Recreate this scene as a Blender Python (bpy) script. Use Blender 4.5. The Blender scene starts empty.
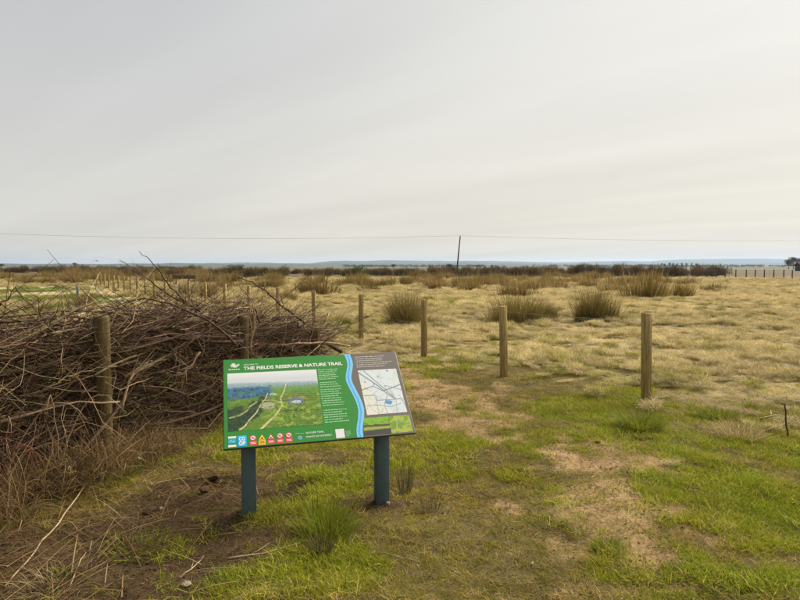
import bpy, math, random
import numpy as np
from mathutils import Matrix, Vector

# ------------------------------------------------------------------ camera, sky, sun, exposure
sc = bpy.context.scene
col = sc.collection
FPX = 601.0
CAMZ = 1.6
PITCH = math.atan(34 / 601.0)
cam = bpy.data.objects.new('camera', bpy.data.cameras.new('camera'))
cam.data.sensor_width = 36.0
cam.data.lens = FPX / 800.0 * 36.0
cam.data.clip_start = 0.05
cam.data.clip_end = 30000
cam.location = (0, 0, CAMZ)
cam.rotation_euler = (math.pi / 2 - PITCH, 0, 0)
col.objects.link(cam)
sc.camera = cam

SUN_AZ, SUN_EL = math.radians(48), math.radians(42)      # azimuth measured from the view direction to the right
world = bpy.data.worlds.new('World')
sc.world = world
world.use_nodes = True
wn, wl = world.node_tree.nodes, world.node_tree.links
wn.clear()


def build_world():
    def N(t, **k):
        n = wn.new(t)
        for a, b in k.items():
            setattr(n, a, b)
        return n

    def M(op, a, b=None, c=None, clamp=False):
        n = N('ShaderNodeMath', operation=op, use_clamp=clamp)
        for i, v in enumerate((a, b, c)):
            if v is None:
                continue
            if isinstance(v, (int, float)):
                n.inputs[i].default_value = v
            else:
                wl.new(v, n.inputs[i])
        return n.outputs[0]

    def mix(f, a, b):
        n = N('ShaderNodeMix', data_type='RGBA')
        for s, v in ((0, f), (6, a), (7, b)):
            if isinstance(v, (int, float)):
                n.inputs[s].default_value = v
            elif isinstance(v, tuple):
                n.inputs[s].default_value = v + (1,)
            else:
                wl.new(v, n.inputs[s])
        return n.outputs[2]

    def rng(v, a, b):
        n = N('ShaderNodeMapRange', interpolation_type='SMOOTHSTEP')
        wl.new(v, n.inputs[0])
        n.inputs[1].default_value, n.inputs[2].default_value = a, b
        return n.outputs[0]

    sky = N('ShaderNodeTexSky', sky_type='NISHITA', sun_disc=False)
    sky.sun_elevation = SUN_EL
    sky.sun_rotation = SUN_AZ
    sky.air_density, sky.dust_density = 1.0, 3.0
    sb = N('ShaderNodeBackground')
    sb.inputs[1].default_value = 0.07
    wl.new(sky.outputs[0], sb.inputs[0])
    tc = N('ShaderNodeTexCoord')
    sep = N('ShaderNodeSeparateXYZ')
    wl.new(tc.outputs['Generated'], sep.inputs[0])
    X, Y, Z = sep.outputs
    # cloud sheet overhead: project the direction on a high plane
    k = M('ADD', M('MAXIMUM', Z, 0.0), 0.10)
    cx, cy = M('DIVIDE', X, k), M('DIVIDE', Y, k)
    cb = N('ShaderNodeCombineXYZ')
    wl.new(cx, cb.inputs[0])
    wl.new(cy, cb.inputs[1])
    mp = N('ShaderNodeMapping')
    mp.inputs['Scale'].default_value = (0.13, 0.62, 1)
    ro = N('ShaderNodeMapping')
    ro.inputs['Rotation'].default_value = (0, 0, math.radians(38))
    wl.new(cb.outputs[0], ro.inputs[0])
    wl.new(ro.outputs[0], mp.inputs[0])
    nz = N('ShaderNodeTexNoise')
    nz.inputs['Scale'].default_value = 1.0
    nz.inputs['Detail'].default_value = 5
    nz.inputs['Roughness'].default_value = 0.45
    nz.inputs['Distortion'].default_value = 0.5
    wl.new(mp.outputs[0], nz.inputs[0])
    n2 = N('ShaderNodeTexNoise')
    n2.inputs['Scale'].default_value = 0.45
    n2.inputs['Detail'].default_value = 2
    wl.new(mp.outputs[0], n2.inputs[0])
    streak = M('SUBTRACT', nz.outputs[0], 0.5)
    big = M('SUBTRACT', n2.outputs[0], 0.5)
    # thinner, warmer cloud to the right where the sun stands; cooler and greyer to the left
    az = M('ADD', M('SUBTRACT', X, M('MULTIPLY', Z, 0.55)), M('MULTIPLY', big, 1.2))
    warm = rng(az, -0.85, 0.02)
    low = rng(Z, 0.40, 0.0)
    cool = mix(low, (0.47, 0.468, 0.462), (0.575, 0.558, 0.515))
    hot = mix(low, (0.62, 0.605, 0.56), (0.60, 0.56, 0.485))
    c = mix(warm, cool, hot)
    n3 = N('ShaderNodeTexNoise')
    n3.inputs['Scale'].default_value = 3.2
    n3.inputs['Detail'].default_value = 7
    n3.inputs['Roughness'].default_value = 0.55
    wl.new(mp.outputs[0], n3.inputs[0])
    g = M('ADD', M('ADD', 1.0, M('MULTIPLY', streak, 0.38)), M('MULTIPLY', M('SUBTRACT', n3.outputs[0], 0.5), 0.16))
    vm = N('ShaderNodeVectorMath', operation='SCALE')
    wl.new(c, vm.inputs[0])
    wl.new(g, vm.inputs['Scale'])
    cbk = N('ShaderNodeBackground')
    cbk.inputs[1].default_value = 0.56
    wl.new(vm.outputs[0], cbk.inputs[0])
    mx = N('ShaderNodeMixShader')
    mx.inputs[0].default_value = 0.92
    wl.new(sb.outputs[0], mx.inputs[1])
    wl.new(cbk.outputs[0], mx.inputs[2])
    out = N('ShaderNodeOutputWorld')
    wl.new(mx.outputs[0], out.inputs[0])


build_world()
sun = bpy.data.objects.new('sun', bpy.data.lights.new('sun', 'SUN'))
sun.data.energy = 3.7
sun.data.angle = math.radians(55)
sun.data.color = (1.0, 0.92, 0.78)
sd = Vector((math.sin(SUN_AZ) * math.cos(SUN_EL), math.cos(SUN_AZ) * math.cos(SUN_EL), math.sin(SUN_EL)))
sun.rotation_euler = (-sd).to_track_quat('-Z', 'Y').to_euler()
sun.location = (20, 20, 30)
col.objects.link(sun)
vs = sc.view_settings
vs.view_transform, vs.look, vs.gamma, vs.exposure = 'Standard', 'None', 1.0, 1.2
vs.use_curve_mapping = False
sc.cycles.use_denoising = True
sc.cycles.max_bounces = 6
sc.cycles.diffuse_bounces = 3
sc.cycles.transparent_max_bounces = 8
sc.cycles.volume_bounces = 0

# ------------------------------------------------------------------ helpers
rg = np.random.default_rng(11)
random.seed(5)
PI = math.pi


def lin(r, g, b):
    f = lambda c: c / 12.92 if c <= 0.04045 else ((c + 0.055) / 1.055) ** 2.4
    return (f(r / 255), f(g / 255), f(b / 255))


def ray(px, py):
    d = np.array([(px - 400) / FPX, 1.0, -(py - 300) / FPX])
    return np.array([d[0], d[1] * math.cos(PITCH) + d[2] * math.sin(PITCH), -d[1] * math.sin(PITCH) + d[2] * math.cos(PITCH)])


def G(px, py):
    """ground point (flat plane) seen at a photo position"""
    d = ray(px, py)
    return d[:2] * (-CAMZ / d[2])


def at(px, py, Y):
    """point at distance Y ahead seen at a photo position"""
    d = ray(px, py)
    return np.array([0, 0, CAMZ]) + d * (Y / d[1])


def hash2(ix, iy, seed):
    h = (ix.astype(np.int64) * 374761393 + iy.astype(np.int64) * 668265263 + seed * 974711) & 0xFFFFFFFF
    h = ((h ^ (h >> 13)) * 1274126177) & 0xFFFFFFFF
    return ((h ^ (h >> 16)) & 0xFFFFFF) / float(0xFFFFFF)


def vnoise(x, y, seed):
    ix, iy = np.floor(x), np.floor(y)
    fx, fy = x - ix, y - iy
    fx, fy = fx * fx * (3 - 2 * fx), fy * fy * (3 - 2 * fy)
    a, b = hash2(ix, iy, seed), hash2(ix + 1, iy, seed)
    c, d = hash2(ix, iy + 1, seed), hash2(ix + 1, iy + 1, seed)
    return (a + (b - a) * fx) * (1 - fy) + (c + (d - c) * fx) * fy


def fbm(x, y, seed, wave, octs=4, gain=0.5):
    x, y = np.asarray(x, float) / wave, np.asarray(y, float) / wave
    s, a, t = 0, 1, 0
    for o in range(octs):
        ca, sa = math.cos(o * 0.9), math.sin(o * 0.9)
        s = s + a * vnoise(x * ca - y * sa + 57.3, x * sa + y * ca + 19.1, seed + o)
        t += a
        a *= gain
        x, y = x * 2.03, y * 2.03
    return s / t


def ss(v, a, b):
    t = np.clip((np.asarray(v, float) - a) / (b - a), 0, 1)
    return t * t * (3 - 2 * t)


def mesh_np(name, V, quads=None, tris=None, C=None, smooth=False):
    me = bpy.data.meshes.new(name)
    V = np.asarray(V, np.float32)
    q = np.zeros((0, 4), np.int32) if quads is None else np.asarray(quads, np.int32).reshape(-1, 4)
    t = np.zeros((0, 3), np.int32) if tris is None else np.asarray(tris, np.int32).reshape(-1, 3)
    me.vertices.add(len(V))
    me.vertices.foreach_set('co', V.ravel())
    me.loops.add(q.size + t.size)
    me.loops.foreach_set('vertex_index', np.concatenate([q.ravel(), t.ravel()]))
    me.polygons.add(len(q) + len(t))
    me.polygons.foreach_set('loop_start', np.concatenate([np.arange(len(q)) * 4, q.size + np.arange(len(t)) * 3]).astype(np.int32))
    if smooth:
        me.polygons.foreach_set('use_smooth', np.ones(len(q) + len(t), bool))
    if C is not None:
        C = np.asarray(C, np.float32)
        a = me.color_attributes.new('Col', 'FLOAT_COLOR', 'POINT')
        a.data.foreach_set('color', np.concatenate([C, np.ones((len(C), 1), np.float32)], 1).ravel())
    me.update(calc_edges=True)
    me.validate()
    return me


def link(name, me, mat=None, parent=None, loc=None, rot=None):
    o = bpy.data.objects.new(name, me)
    col.objects.link(o)
    if mat is not None and me is not None and not me.materials:
        me.materials.append(mat)
    if parent is not None:
        o.parent = parent
    if loc is not None:
        o.location = loc
    if rot is not None:
        o.rotation_euler = rot
    return o


def tag(o, label=None, cat=None, group=None, kind=None):
    for k, v in (('label', label), ('category', cat), ('group', group), ('kind', kind)):
        if v:
            o[k] = v
    return o


def empty(name, loc=(0, 0, 0), rot=(0, 0, 0)):
    o = bpy.data.objects.new(name, None)
    o.empty_display_size = 0.1
    col.objects.link(o)
    o.location, o.rotation_euler = loc, rot
    return o


def copy_tree(o, parent=None):
    c = o.copy()
    col.objects.link(c)
    c.parent = parent
    for ch in o.children:
        copy_tree(ch, c)
    return c


class MB:
    """collects boxes, prisms and tubes into one mesh"""

    def __init__(s):
        s.V, s.Q, s.T, s.n = [], [], [], 0

    def add(s, V, Q=None, T=None):
        s.V.append(np.asarray(V, float))
        if Q is not None:
            s.Q.append(np.asarray(Q, int).reshape(-1, 4) + s.n)
        if T is not None:
            s.T.append(np.asarray(T, int).reshape(-1, 3) + s.n)
        s.n += len(V)

    def box(s, lo, hi, M=None, bev=0.0):
        (x0, y0, z0), (x1, y1, z1) = lo, hi
        b = bev
        if b <= 0:
            V = [(x, y, z) for z in (z0, z1) for x, y in ((x0, y0), (x1, y0), (x1, y1), (x0, y1))]
            n = 4
            rings = 2
        else:
            prof = [(z0, b), (z0 + b, 0), (z1 - b, 0), (z1, b)]
            V = []
            for z, i in prof:
                X0, Y0, X1, Y1 = x0 + i, y0 + i, x1 - i, y1 - i
                V += [(X0 + b, Y0, z), (X1 - b, Y0, z), (X1, Y0 + b, z), (X1, Y1 - b, z), (X1 - b, Y1, z), (X0 + b, Y1, z), (X0, Y1 - b, z), (X0, Y0 + b, z)]
            n = 8
            rings = 4
        Q, T = [], []
        for r in range(rings - 1):
            for i in range(n):
                j = (i + 1) % n
                Q.append((r * n + i, r * n + j, (r + 1) * n + j, (r + 1) * n + i))
        top = (rings - 1) * n
        for i in range(1, n - 1):
            T.append((0, i + 1, i))
            T.append((top, top + i, top + i + 1))
        V = np.array(V, float)
        if M is not None:
            V = np.array([M @ Vector(v) for v in V])
        s.add(V, Q, T)

    def tube(s, P, R, sides=6, caps=True):
        V, Q, T = tubes(np.asarray(P, float)[None], np.asarray(R, float)[None], sides, caps)
        s.add(V, Q, T)

    def build(s, name, mat, parent=None, smooth=False, C=None, **k):
        me = mesh_np(name, np.concatenate(s.V), np.concatenate(s.Q) if s.Q else None, np.concatenate(s.T) if s.T else None, C=C, smooth=smooth)
        return link(name, me, mat, parent, **k)


def tubes(P, R, sides=5, caps=False, seed=1):
    """n tubes at once: P (n,k,3), R (n,k)"""
    n, k, _ = P.shape
    t = np.gradient(P, axis=1)
    t /= np.linalg.norm(t, axis=2, keepdims=True) + 1e-9
    ref = np.tile(np.array([0.13, 0.21, 1.0]), (n, 1))
    vert = np.abs((t.mean(1) * (ref / np.linalg.norm(ref[0]))).sum(1)) > 0.85
    ref[vert] = (1.0, 0.2, 0.1)
    a = np.cross(t, ref[:, None, :])
    a /= np.linalg.norm(a, axis=2, keepdims=True) + 1e-9
    b = np.cross(t, a)
    th = np.arange(sides) / sides * 2 * PI
    V = P[:, :, None, :] + R[:, :, None, None] * (a[:, :, None, :] * np.cos(th)[:, None] + b[:, :, None, :] * np.sin(th)[:, None])
    idx = np.arange(n * k * sides).reshape(n, k, sides)
    i0, i1 = idx[:, :-1], idx[:, 1:]
    Q = np.stack([i0, np.roll(i0, -1, 2), np.roll(i1, -1, 2), i1], -1).reshape(-1, 4)
    T = None
    if caps:
        T = []
        for e, fl in ((0, 1), (k - 1, 0)):
            for i in range(1, sides - 1):
                f = [idx[:, e, 0], idx[:, e, i], idx[:, e, i + 1]]
                T.append(np.stack(f[::-1] if fl else f, -1))
        T = np.concatenate(T)
    return V.reshape(-1, 3), Q, T


def blades(base, phi, th0, th1, L, W, K=2, twist=None, rng_=None):
    """flat tapering blades; th is tilt from the vertical at root and tip. Returns V, Q, T, verts per blade"""
    n = len(base)
    r = rng_ or rg
    P = [base]
    p = base.copy()
    for i in range(K):
        th = th0 + (th1 - th0) * ((i + 0.5) / K)
        st = L / K
        p = p + np.stack([np.sin(th) * np.cos(phi) * st, np.sin(th) * np.sin(phi) * st, np.cos(th) * st], 1)
        P.append(p)
    sa = phi + PI / 2 + (r.uniform(-1, 1, n) if twist is None else twist)
    S = np.stack([np.cos(sa), np.sin(sa), r.uniform(-0.3, 0.3, n)], 1) * (W / 2)[:, None]
    vs_ = []
    for i in range(K):
        w = 1.0 - 0.45 * (i / K) ** 1.5
        vs_ += [P[i] - S * w, P[i] + S * w]
    vs_.append(P[K])
    m = 2 * K + 1
    V = np.stack(vs_, 1).reshape(-1, 3)
    o = (np.arange(n) * m)[:, None]
    Q = np.concatenate([o + np.array([2 * i, 2 * i + 1, 2 * i + 3, 2 * i + 2]) for i in range(K - 1)]) if K > 1 else None
    T = o + np.array([2 * K - 2, 2 * K - 1, 2 * K])
    return V, Q, T, m


def pick(cols, n, jit=0.15):
    c = np.array(cols)[rg.integers(0, len(cols), n)]
    return c * (1 + rg.uniform(-jit, jit, (n, 1))) * (1 + rg.uniform(-jit * 0.3, jit * 0.3, (n, 3)))


# ------------------------------------------------------------------ materials
def new_mat(name):
    m = bpy.data.materials.new(name)
    m.use_nodes = True
    nt = m.node_tree
    nt.nodes.clear()
    out = nt.nodes.new('ShaderNodeOutputMaterial')
    return m, nt.nodes, nt.links, out


def mat_noise(name, c1, c2, scale=8, rough=0.8, bump=0.3, stretch=(1, 1, 1), detail=6, objrand=0.0, spec=0.2, metal=0.0):
    m, n, l, out = new_mat(name)
    b = n.new('ShaderNodeBsdfPrincipled')
    b.inputs['Roughness'].default_value = rough
    b.inputs['Specular IOR Level'].default_value = spec
    b.inputs['Metallic'].default_value = metal
    tc = n.new('ShaderNodeTexCoord')
    mp = n.new('ShaderNodeMapping')
    mp.inputs['Scale'].default_value = stretch
    l.new(tc.outputs['Object'], mp.inputs[0])
    nz = n.new('ShaderNodeTexNoise')
    nz.inputs['Scale'].default_value = scale
    nz.inputs['Detail'].default_value = detail
    nz.inputs['Roughness'].default_value = 0.6
    l.new(mp.outputs[0], nz.inputs[0])
    rp = n.new('ShaderNodeValToRGB')
    rp.color_ramp.elements[0].position, rp.color_ramp.elements[1].position = 0.32, 0.68
    rp.color_ramp.elements[0].color = c1 + (1,)
    rp.color_ramp.elements[1].color = c2 + (1,)
    l.new(nz.outputs[0], rp.inputs[0])
    src = rp.outputs[0]
    if objrand:
        oi = n.new('ShaderNodeObjectInfo')
        hv = n.new('ShaderNodeHueSaturation')
        mr = n.new('ShaderNodeMapRange')
        mr.inputs[3].default_value, mr.inputs[4].default_value = 1 - objrand, 1 + objrand
        l.new(oi.outputs['Random'], mr.inputs[0])
        l.new(mr.outputs[0], hv.inputs['Value'])
        l.new(src, hv.inputs['Color'])
        src = hv.outputs[0]
    l.new(src, b.inputs['Base Color'])
    if bump:
        bp = n.new('ShaderNodeBump')
        bp.inputs['Strength'].default_value = bump
        bp.inputs['Distance'].default_value = 0.01
        l.new(nz.outputs[0], bp.inputs['Height'])
        l.new(bp.outputs[0], b.inputs['Normal'])
    l.new(b.outputs[0], out.inputs[0])
    return m


def mat_leaf(name, instanced=False, objrand=0.0, trans=0.3, rough=0.6):
    """blade material: colour from the mesh, varied per instance"""
    m, n, l, out = new_mat(name)
    at_ = n.new('ShaderNodeAttribute')
    at_.attribute_name = 'Col'
    src = at_.outputs['Color']
    if instanced:
        ti = n.new('ShaderNodeAttribute')
        ti.attribute_type = 'INSTANCER'
        ti.attribute_name = 'tint'
        mu = n.new('ShaderNodeMix')
        mu.data_type = 'RGBA'
        mu.blend_type = 'MULTIPLY'
        mu.inputs[0].default_value = 1
        l.new(src, mu.inputs[6])
        l.new(ti.outputs['Color'], mu.inputs[7])
        src = mu.outputs[2]
    if objrand:
        oi = n.new('ShaderNodeObjectInfo')
        hv = n.new('ShaderNodeHueSaturation')
        mr = n.new('ShaderNodeMapRange')
        mr.inputs[3].default_value, mr.inputs[4].default_value = 1 - objrand, 1 + objrand
        l.new(oi.outputs['Random'], mr.inputs[0])
        l.new(mr.outputs[0], hv.inputs['Value'])
        l.new(src, hv.inputs['Color'])
        src = hv.outputs[0]
    b = n.new('ShaderNodeBsdfPrincipled')
    b.inputs['Roughness'].default_value = rough
    b.inputs['Specular IOR Level'].default_value = 0.06
    l.new(src, b.inputs['Base Color'])
    tr = n.new('ShaderNodeBsdfTranslucent')
    l.new(src, tr.inputs[0])
    mx = n.new('ShaderNodeMixShader')
    mx.inputs[0].default_value = trans
    l.new(b.outputs[0], mx.inputs[1])
    l.new(tr.outputs[0], mx.inputs[2])
    l.new(mx.outputs[0], out.inputs[0])
    return m


def mat_plain(name, c, rough=0.5, spec=0.3):
    m, n, l, out = new_mat(name)
    b = n.new('ShaderNodeBsdfPrincipled')
    b.inputs['Roughness'].default_value = rough
    b.inputs['Specular IOR Level'].default_value = spec
    nz = n.new('ShaderNodeTexNoise')
    nz.inputs['Scale'].default_value = 60
    nz.inputs['Detail'].default_value = 4
    tc = n.new('ShaderNodeTexCoord')
    l.new(tc.outputs['Object'], nz.inputs[0])
    hv = n.new('ShaderNodeHueSaturation')
    mr = n.new('ShaderNodeMapRange')
    mr.inputs[3].default_value, mr.inputs[4].default_value = 0.93, 1.07
    l.new(nz.outputs[0], mr.inputs[0])
    l.new(mr.outputs[0], hv.inputs['Value'])
    hv.inputs['Color'].default_value = tuple(c) + (1,)
    l.new(hv.outputs[0], b.inputs['Base Color'])
    l.new(b.outputs[0], out.inputs[0])
    return m


def mat_print(name, rough=0.4):
    m, n, l, out = new_mat(name)
    a = n.new('ShaderNodeAttribute')
    a.attribute_name = 'Col'
    b = n.new('ShaderNodeBsdfPrincipled')
    b.inputs['Roughness'].default_value = rough
    b.inputs['Specular IOR Level'].default_value = 0.3
    l.new(a.outputs['Color'], b.inputs['Base Color'])
    l.new(b.outputs[0], out.inputs[0])
    return m


M_LEAF_I = mat_leaf('grass_blades', True)
M_STRAW_I = mat_leaf('straw_blades', True, trans=0.38, rough=0.75)
M_RUSH = mat_leaf('rush_stems', objrand=0.18, trans=0.32)
M_TUFT = mat_leaf('tuft_blades', objrand=0.06)
M_BUSH = mat_leaf('bush_twigs', objrand=0.2, trans=0.1, rough=0.8)
M_POST = mat_noise('weathered_softwood', lin(98, 82, 46), lin(166, 144, 90), 4, 0.85, 0.6, (16, 16, 0.9), objrand=0.14)
M_STAKE = mat_noise('round_stake_wood', lin(58, 48, 28), lin(112, 96, 60), 6, 0.9, 0.6, (9, 9, 1.0), objrand=0.1)
M_WIRE = mat_noise('galvanised_wire', (0.16, 0.155, 0.14), (0.28, 0.27, 0.25), 30, 0.5, 0, metal=0.5)
M_LINE = mat_noise('overhead_line', (0.05, 0.05, 0.05), (0.09, 0.09, 0.09), 30, 0.6, 0)
M_POLE = mat_noise('pole_wood', (0.035, 0.028, 0.022), (0.085, 0.07, 0.055), 4, 0.9, 0.4, (6, 6, 0.6))
M_LEG = mat_noise('board_post_paint', lin(62, 78, 80), lin(78, 96, 100), 14, 0.55, 0.12, (1, 1, 0.35), spec=0.35)
BARK = [mat_noise('bark_dark', lin(50, 39, 31), lin(90, 70, 55), 20, 0.85, 0.5, (1, 1, 1), objrand=0.25),
        mat_noise('bark_purple', lin(62, 46, 37), lin(104, 80, 64), 20, 0.85, 0.5, objrand=0.25),
        mat_noise('bark_olive', lin(62, 54, 34), lin(108, 96, 62), 20, 0.85, 0.5, objrand=0.25),
        mat_noise('bark_pale', lin(120, 100, 78), lin(165, 142, 112), 20, 0.85, 0.5, objrand=0.2)]
M_REDSTEM = mat_noise('bramble_stem', lin(92, 34, 32), lin(130, 62, 52), 20, 0.6, 0.2, objrand=0.2)
M_TWIG = mat_leaf('twig_mass', trans=0.0, rough=0.85)
M_STONE = mat_noise('pale_stone', lin(120, 108, 92), lin(176, 164, 146), 9, 0.85, 0.5)
M_CLOD = mat_noise('soil_clod', lin(56, 42, 28), lin(92, 70, 46), 30, 0.95, 0.8)

# ------------------------------------------------------------------ ground
FDIR = np.array([-0.555, 0.832])
FN = np.array([0.832, 0.555])
F0 = np.array([2.83, 6.85])


def fence_s(x, y):
    return (x - F0[0]) * FN[0] + (y - F0[1]) * FN[1]


def ell(lst):
    r = []
    for cx, cy, rx, ry, w in lst:
        c = G(cx, cy)
        a, b = G(cx, cy - ry), G(cx, cy + ry)
        r.append((c[0], c[1], rx / FPX * c[1], max(0.08, abs(a[1] - b[1]) / 2), w))
    return r


DIRT_DARK = ell([(205, 505, 70, 32, 1.0), (175, 560, 60, 32, 1.0), (285, 490, 60, 20, 0.85), (90, 585, 100, 34, 0.85), (365, 508, 42, 14, 0.9),
                 (240, 555, 45, 25, 0.8), (60, 530, 80, 20, 0.55), (330, 470, 45, 12, 0.6), (10, 570, 90, 50, 0.85), (150, 480, 40, 10, 0.35), (390, 590, 40, 14, 0.5)])
DIRT_PALE = ell([(428, 402, 46, 17, 1.0), (470, 425, 50, 13, 0.95), (512, 440, 30, 8, 1.0), (585, 455, 50, 18, 1.0), (565, 440, 40, 9, 0.8), (635, 520, 60, 17, 1.0),
                 (600, 500, 35, 16, 0.8), (700, 530, 40, 12, 0.7), (655, 555, 50, 13, 0.8), (560, 545, 28, 10, 0.6), (600, 590, 55, 14, 0.75), (530, 470, 20, 8, 0.5),
                 (400, 375, 30, 10, 0.8), (455, 390, 40, 9, 0.6), (690, 585, 30, 9, 0.5), (350, 590, 40, 10, 0.45), (500, 505, 40, 7, 0.35), (760, 440, 28, 7, 0.4)])
LEFT_PALE = ell([(100, 292, 60, 4, 1.0), (150, 300, 60, 5, 0.9), (130, 312, 60, 7, 0.8), (60, 288, 70, 2.2, 1.0), (220, 320, 40, 8, 0.6)])
LEFT_GREEN = ell([(35, 290, 55, 2.6, 1.0), (40, 299, 70, 3.0, 1.0), (88, 304, 20, 5, 0.9), (20, 312, 40, 3, 0.5)])


def esum(lst, x, y, wob=0.5):
    v = np.zeros(np.shape(x))
    for cx, cy, rx, ry, w in lst:
        d = ((x - cx) / rx) ** 2 + ((y - cy) / ry) ** 2
        v = np.maximum(v, w * np.exp(-d * 0.7))
    return v


def masks(x, y):
    x, y = np.asarray(x, float), np.asarray(y, float)
    s = fence_s(x, y)
    near = np.exp(-np.maximum(0, y - 14) / 6)
    nb = fbm(x, y, 3, 0.9, 5, 0.6)
    nf = fbm(x, y, 9, 0.28, 4, 0.6)
    big = fbm(x, y, 21, 4.0, 3)
    dk = ss(esum(DIRT_DARK, x, y) + (nb - 0.5) * 1.1 + (nf - 0.5) * 0.5, 0.38, 0.62)
    pl = ss(esum(DIRT_PALE, x, y) + (nb - 0.5) * 1.1 + (nf - 0.5) * 2.0, 0.22, 0.66) * ss(esum(DIRT_PALE, x, y), 0.08, 0.3)
    bare = ss(nb * 0.6 + nf * 0.4, 0.60, 0.70) * 0.75
    field = ss(s + (nb - 0.5) * 1.6, -0.5, 1.0)
    dk, pl = dk * (1 - field), pl * (1 - field)
    lush = ss(fbm(x, y, 33, 0.50, 3) * 0.72 + fbm(x, y, 37, 1.6, 2) * 0.38, 0.49, 0.60)
    return dict(s=s, dark=dk, pale=pl, bare=bare, field=field, nb=nb, nf=nf, big=big, lush=lush)


HD = np.array([0.408, 0.913])
HL = np.array([-0.913, 0.408])
H0 = np.array([-2.30, 4.60])


def hedge_sc(x, y):
    dx, dy = x - H0[0], y - H0[1]
    return dx * HD[0] + dy * HD[1], dx * HL[0] + dy * HL[1]


def gz(x, y):
    x, y = np.asarray(x, float), np.asarray(y, float)
    dx = np.maximum(0, np.abs(x - 0.5) - 6.0)
    dy = np.maximum(0, np.maximum(y - 15.0, 1.0 - y))
    D = np.maximum(dx, dy)
    f1 = np.exp(-D / 3.0)
    f2 = np.exp(-D / 25.0)
    z = (fbm(x, y, 51, 0.35, 3) - 0.5) * 0.075 * f1 + (fbm(x, y, 55, 1.3, 3) - 0.5) * 0.10 * f1 + (fbm(x, y, 58, 7, 2) - 0.5) * 0.12 * f2
    s = fence_s(x, y)
    z = z + ss(s, -0.6, 0.8) * 0.03 * f2
    for lx, ly in ((-0.954, 3.72), (-0.122, 3.94)):
        z = z + 0.03 * np.exp(-(((x - lx) / 0.16) ** 2 + ((y - ly) / 0.16) ** 2)) * (0.4 + 1.2 * fbm(x, y, 88, 0.08, 2))
    # trodden hollow and clods around the board
    c = G(212, 492)
    d = np.hypot((x - c[0]) / 0.16, (y - c[1]) / 0.13)
    z = z - 0.05 * np.exp(-d * d) * f1 + 0.045 * np.exp(-((d - 1.7) / 0.5) ** 2) * f1
    return z


def ground_col(x, y):
    m = masks(x, y)
    C = np.zeros(np.shape(x) + (3,))
    thatch = np.array((0.075, 0.058, 0.02))
    thatch2 = np.array((0.16, 0.118, 0.048))
    w = m['nf'][..., None]
    C[:] = thatch * (1 - w) + thatch2 * w

    def over(c, a):
        nonlocal C
        C = C * (1 - a[..., None]) + np.asarray(c) * a[..., None]
    over((0.17, 0.12, 0.062), m['bare'])
    over((0.085, 0.053, 0.027), m['dark'])
    pv = np.clip(m['nf'] * 1.6 - 0.3, 0, 1)[..., None]
    pc = np.array((0.20, 0.125, 0.055)) * (1 - pv) + np.array((0.38, 0.255, 0.125)) * pv
    over(pc, m['pale'])
    # straw field
    fv = np.clip(m['nb'] * 1.7 - 0.35, 0, 1)[..., None]
    fc = np.array((0.15, 0.115, 0.045)) * (1 - fv) + np.array((0.36, 0.275, 0.13)) * fv
    over(fc, m['field'])
    gf = ss(m['big'] + (m['nb'] - 0.5) * 0.5, 0.50, 0.68) * m['field'] * np.exp(-np.maximum(0, m['s'] - 2) / 14)
    over((0.15, 0.14, 0.035), gf * 0.5)
    # beyond the dead hedge, left of the fence: pale trodden ground, strips of fresh grass
    lz = (1 - m['field']) * ss(y, 8.5, 11)
    over(np.array((0.26, 0.20, 0.105)) * (0.75 + 0.5 * fv), lz)
    over((0.40, 0.315, 0.20), lz * ss(esum(LEFT_PALE, x, y) + (m['nb'] - 0.5) * 0.3, 0.3, 0.6))
    over((0.10, 0.125, 0.025), lz * ss(esum(LEFT_GREEN, x, y) + (m['nb'] - 0.5) * 0.3, 0.35, 0.6))
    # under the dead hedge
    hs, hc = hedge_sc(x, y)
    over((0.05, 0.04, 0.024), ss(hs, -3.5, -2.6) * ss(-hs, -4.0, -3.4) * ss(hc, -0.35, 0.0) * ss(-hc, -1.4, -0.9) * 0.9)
    # distance
    d1 = ss(y, 74, 82)
    over((0.10, 0.076, 0.042), d1)
    cell = fbm(np.floor(x / 160 + y / 900), np.floor(y / 220), 77, 1.0, 1)
    farc = np.where((cell > 0.55)[..., None], np.array((0.07, 0.08, 0.032)), np.array((0.125, 0.10, 0.06)))
    d2 = ss(y, 220, 320)
    C = C * (1 - d2[..., None]) + farc * d2[..., None]
    return C


def axis(lo, hi, step, far):
    a = list(np.arange(lo, hi, step))
    out, s, v = [], step, a[-1]
    while v < far:
        s *= 1.055
        v += s
        out.append(v)
    neg, s, v = [], step, lo
    while v > -far:
        s *= 1.055
        v -= s
        neg.append(v)
    return np.array(neg[::-1] + a + out)


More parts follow.
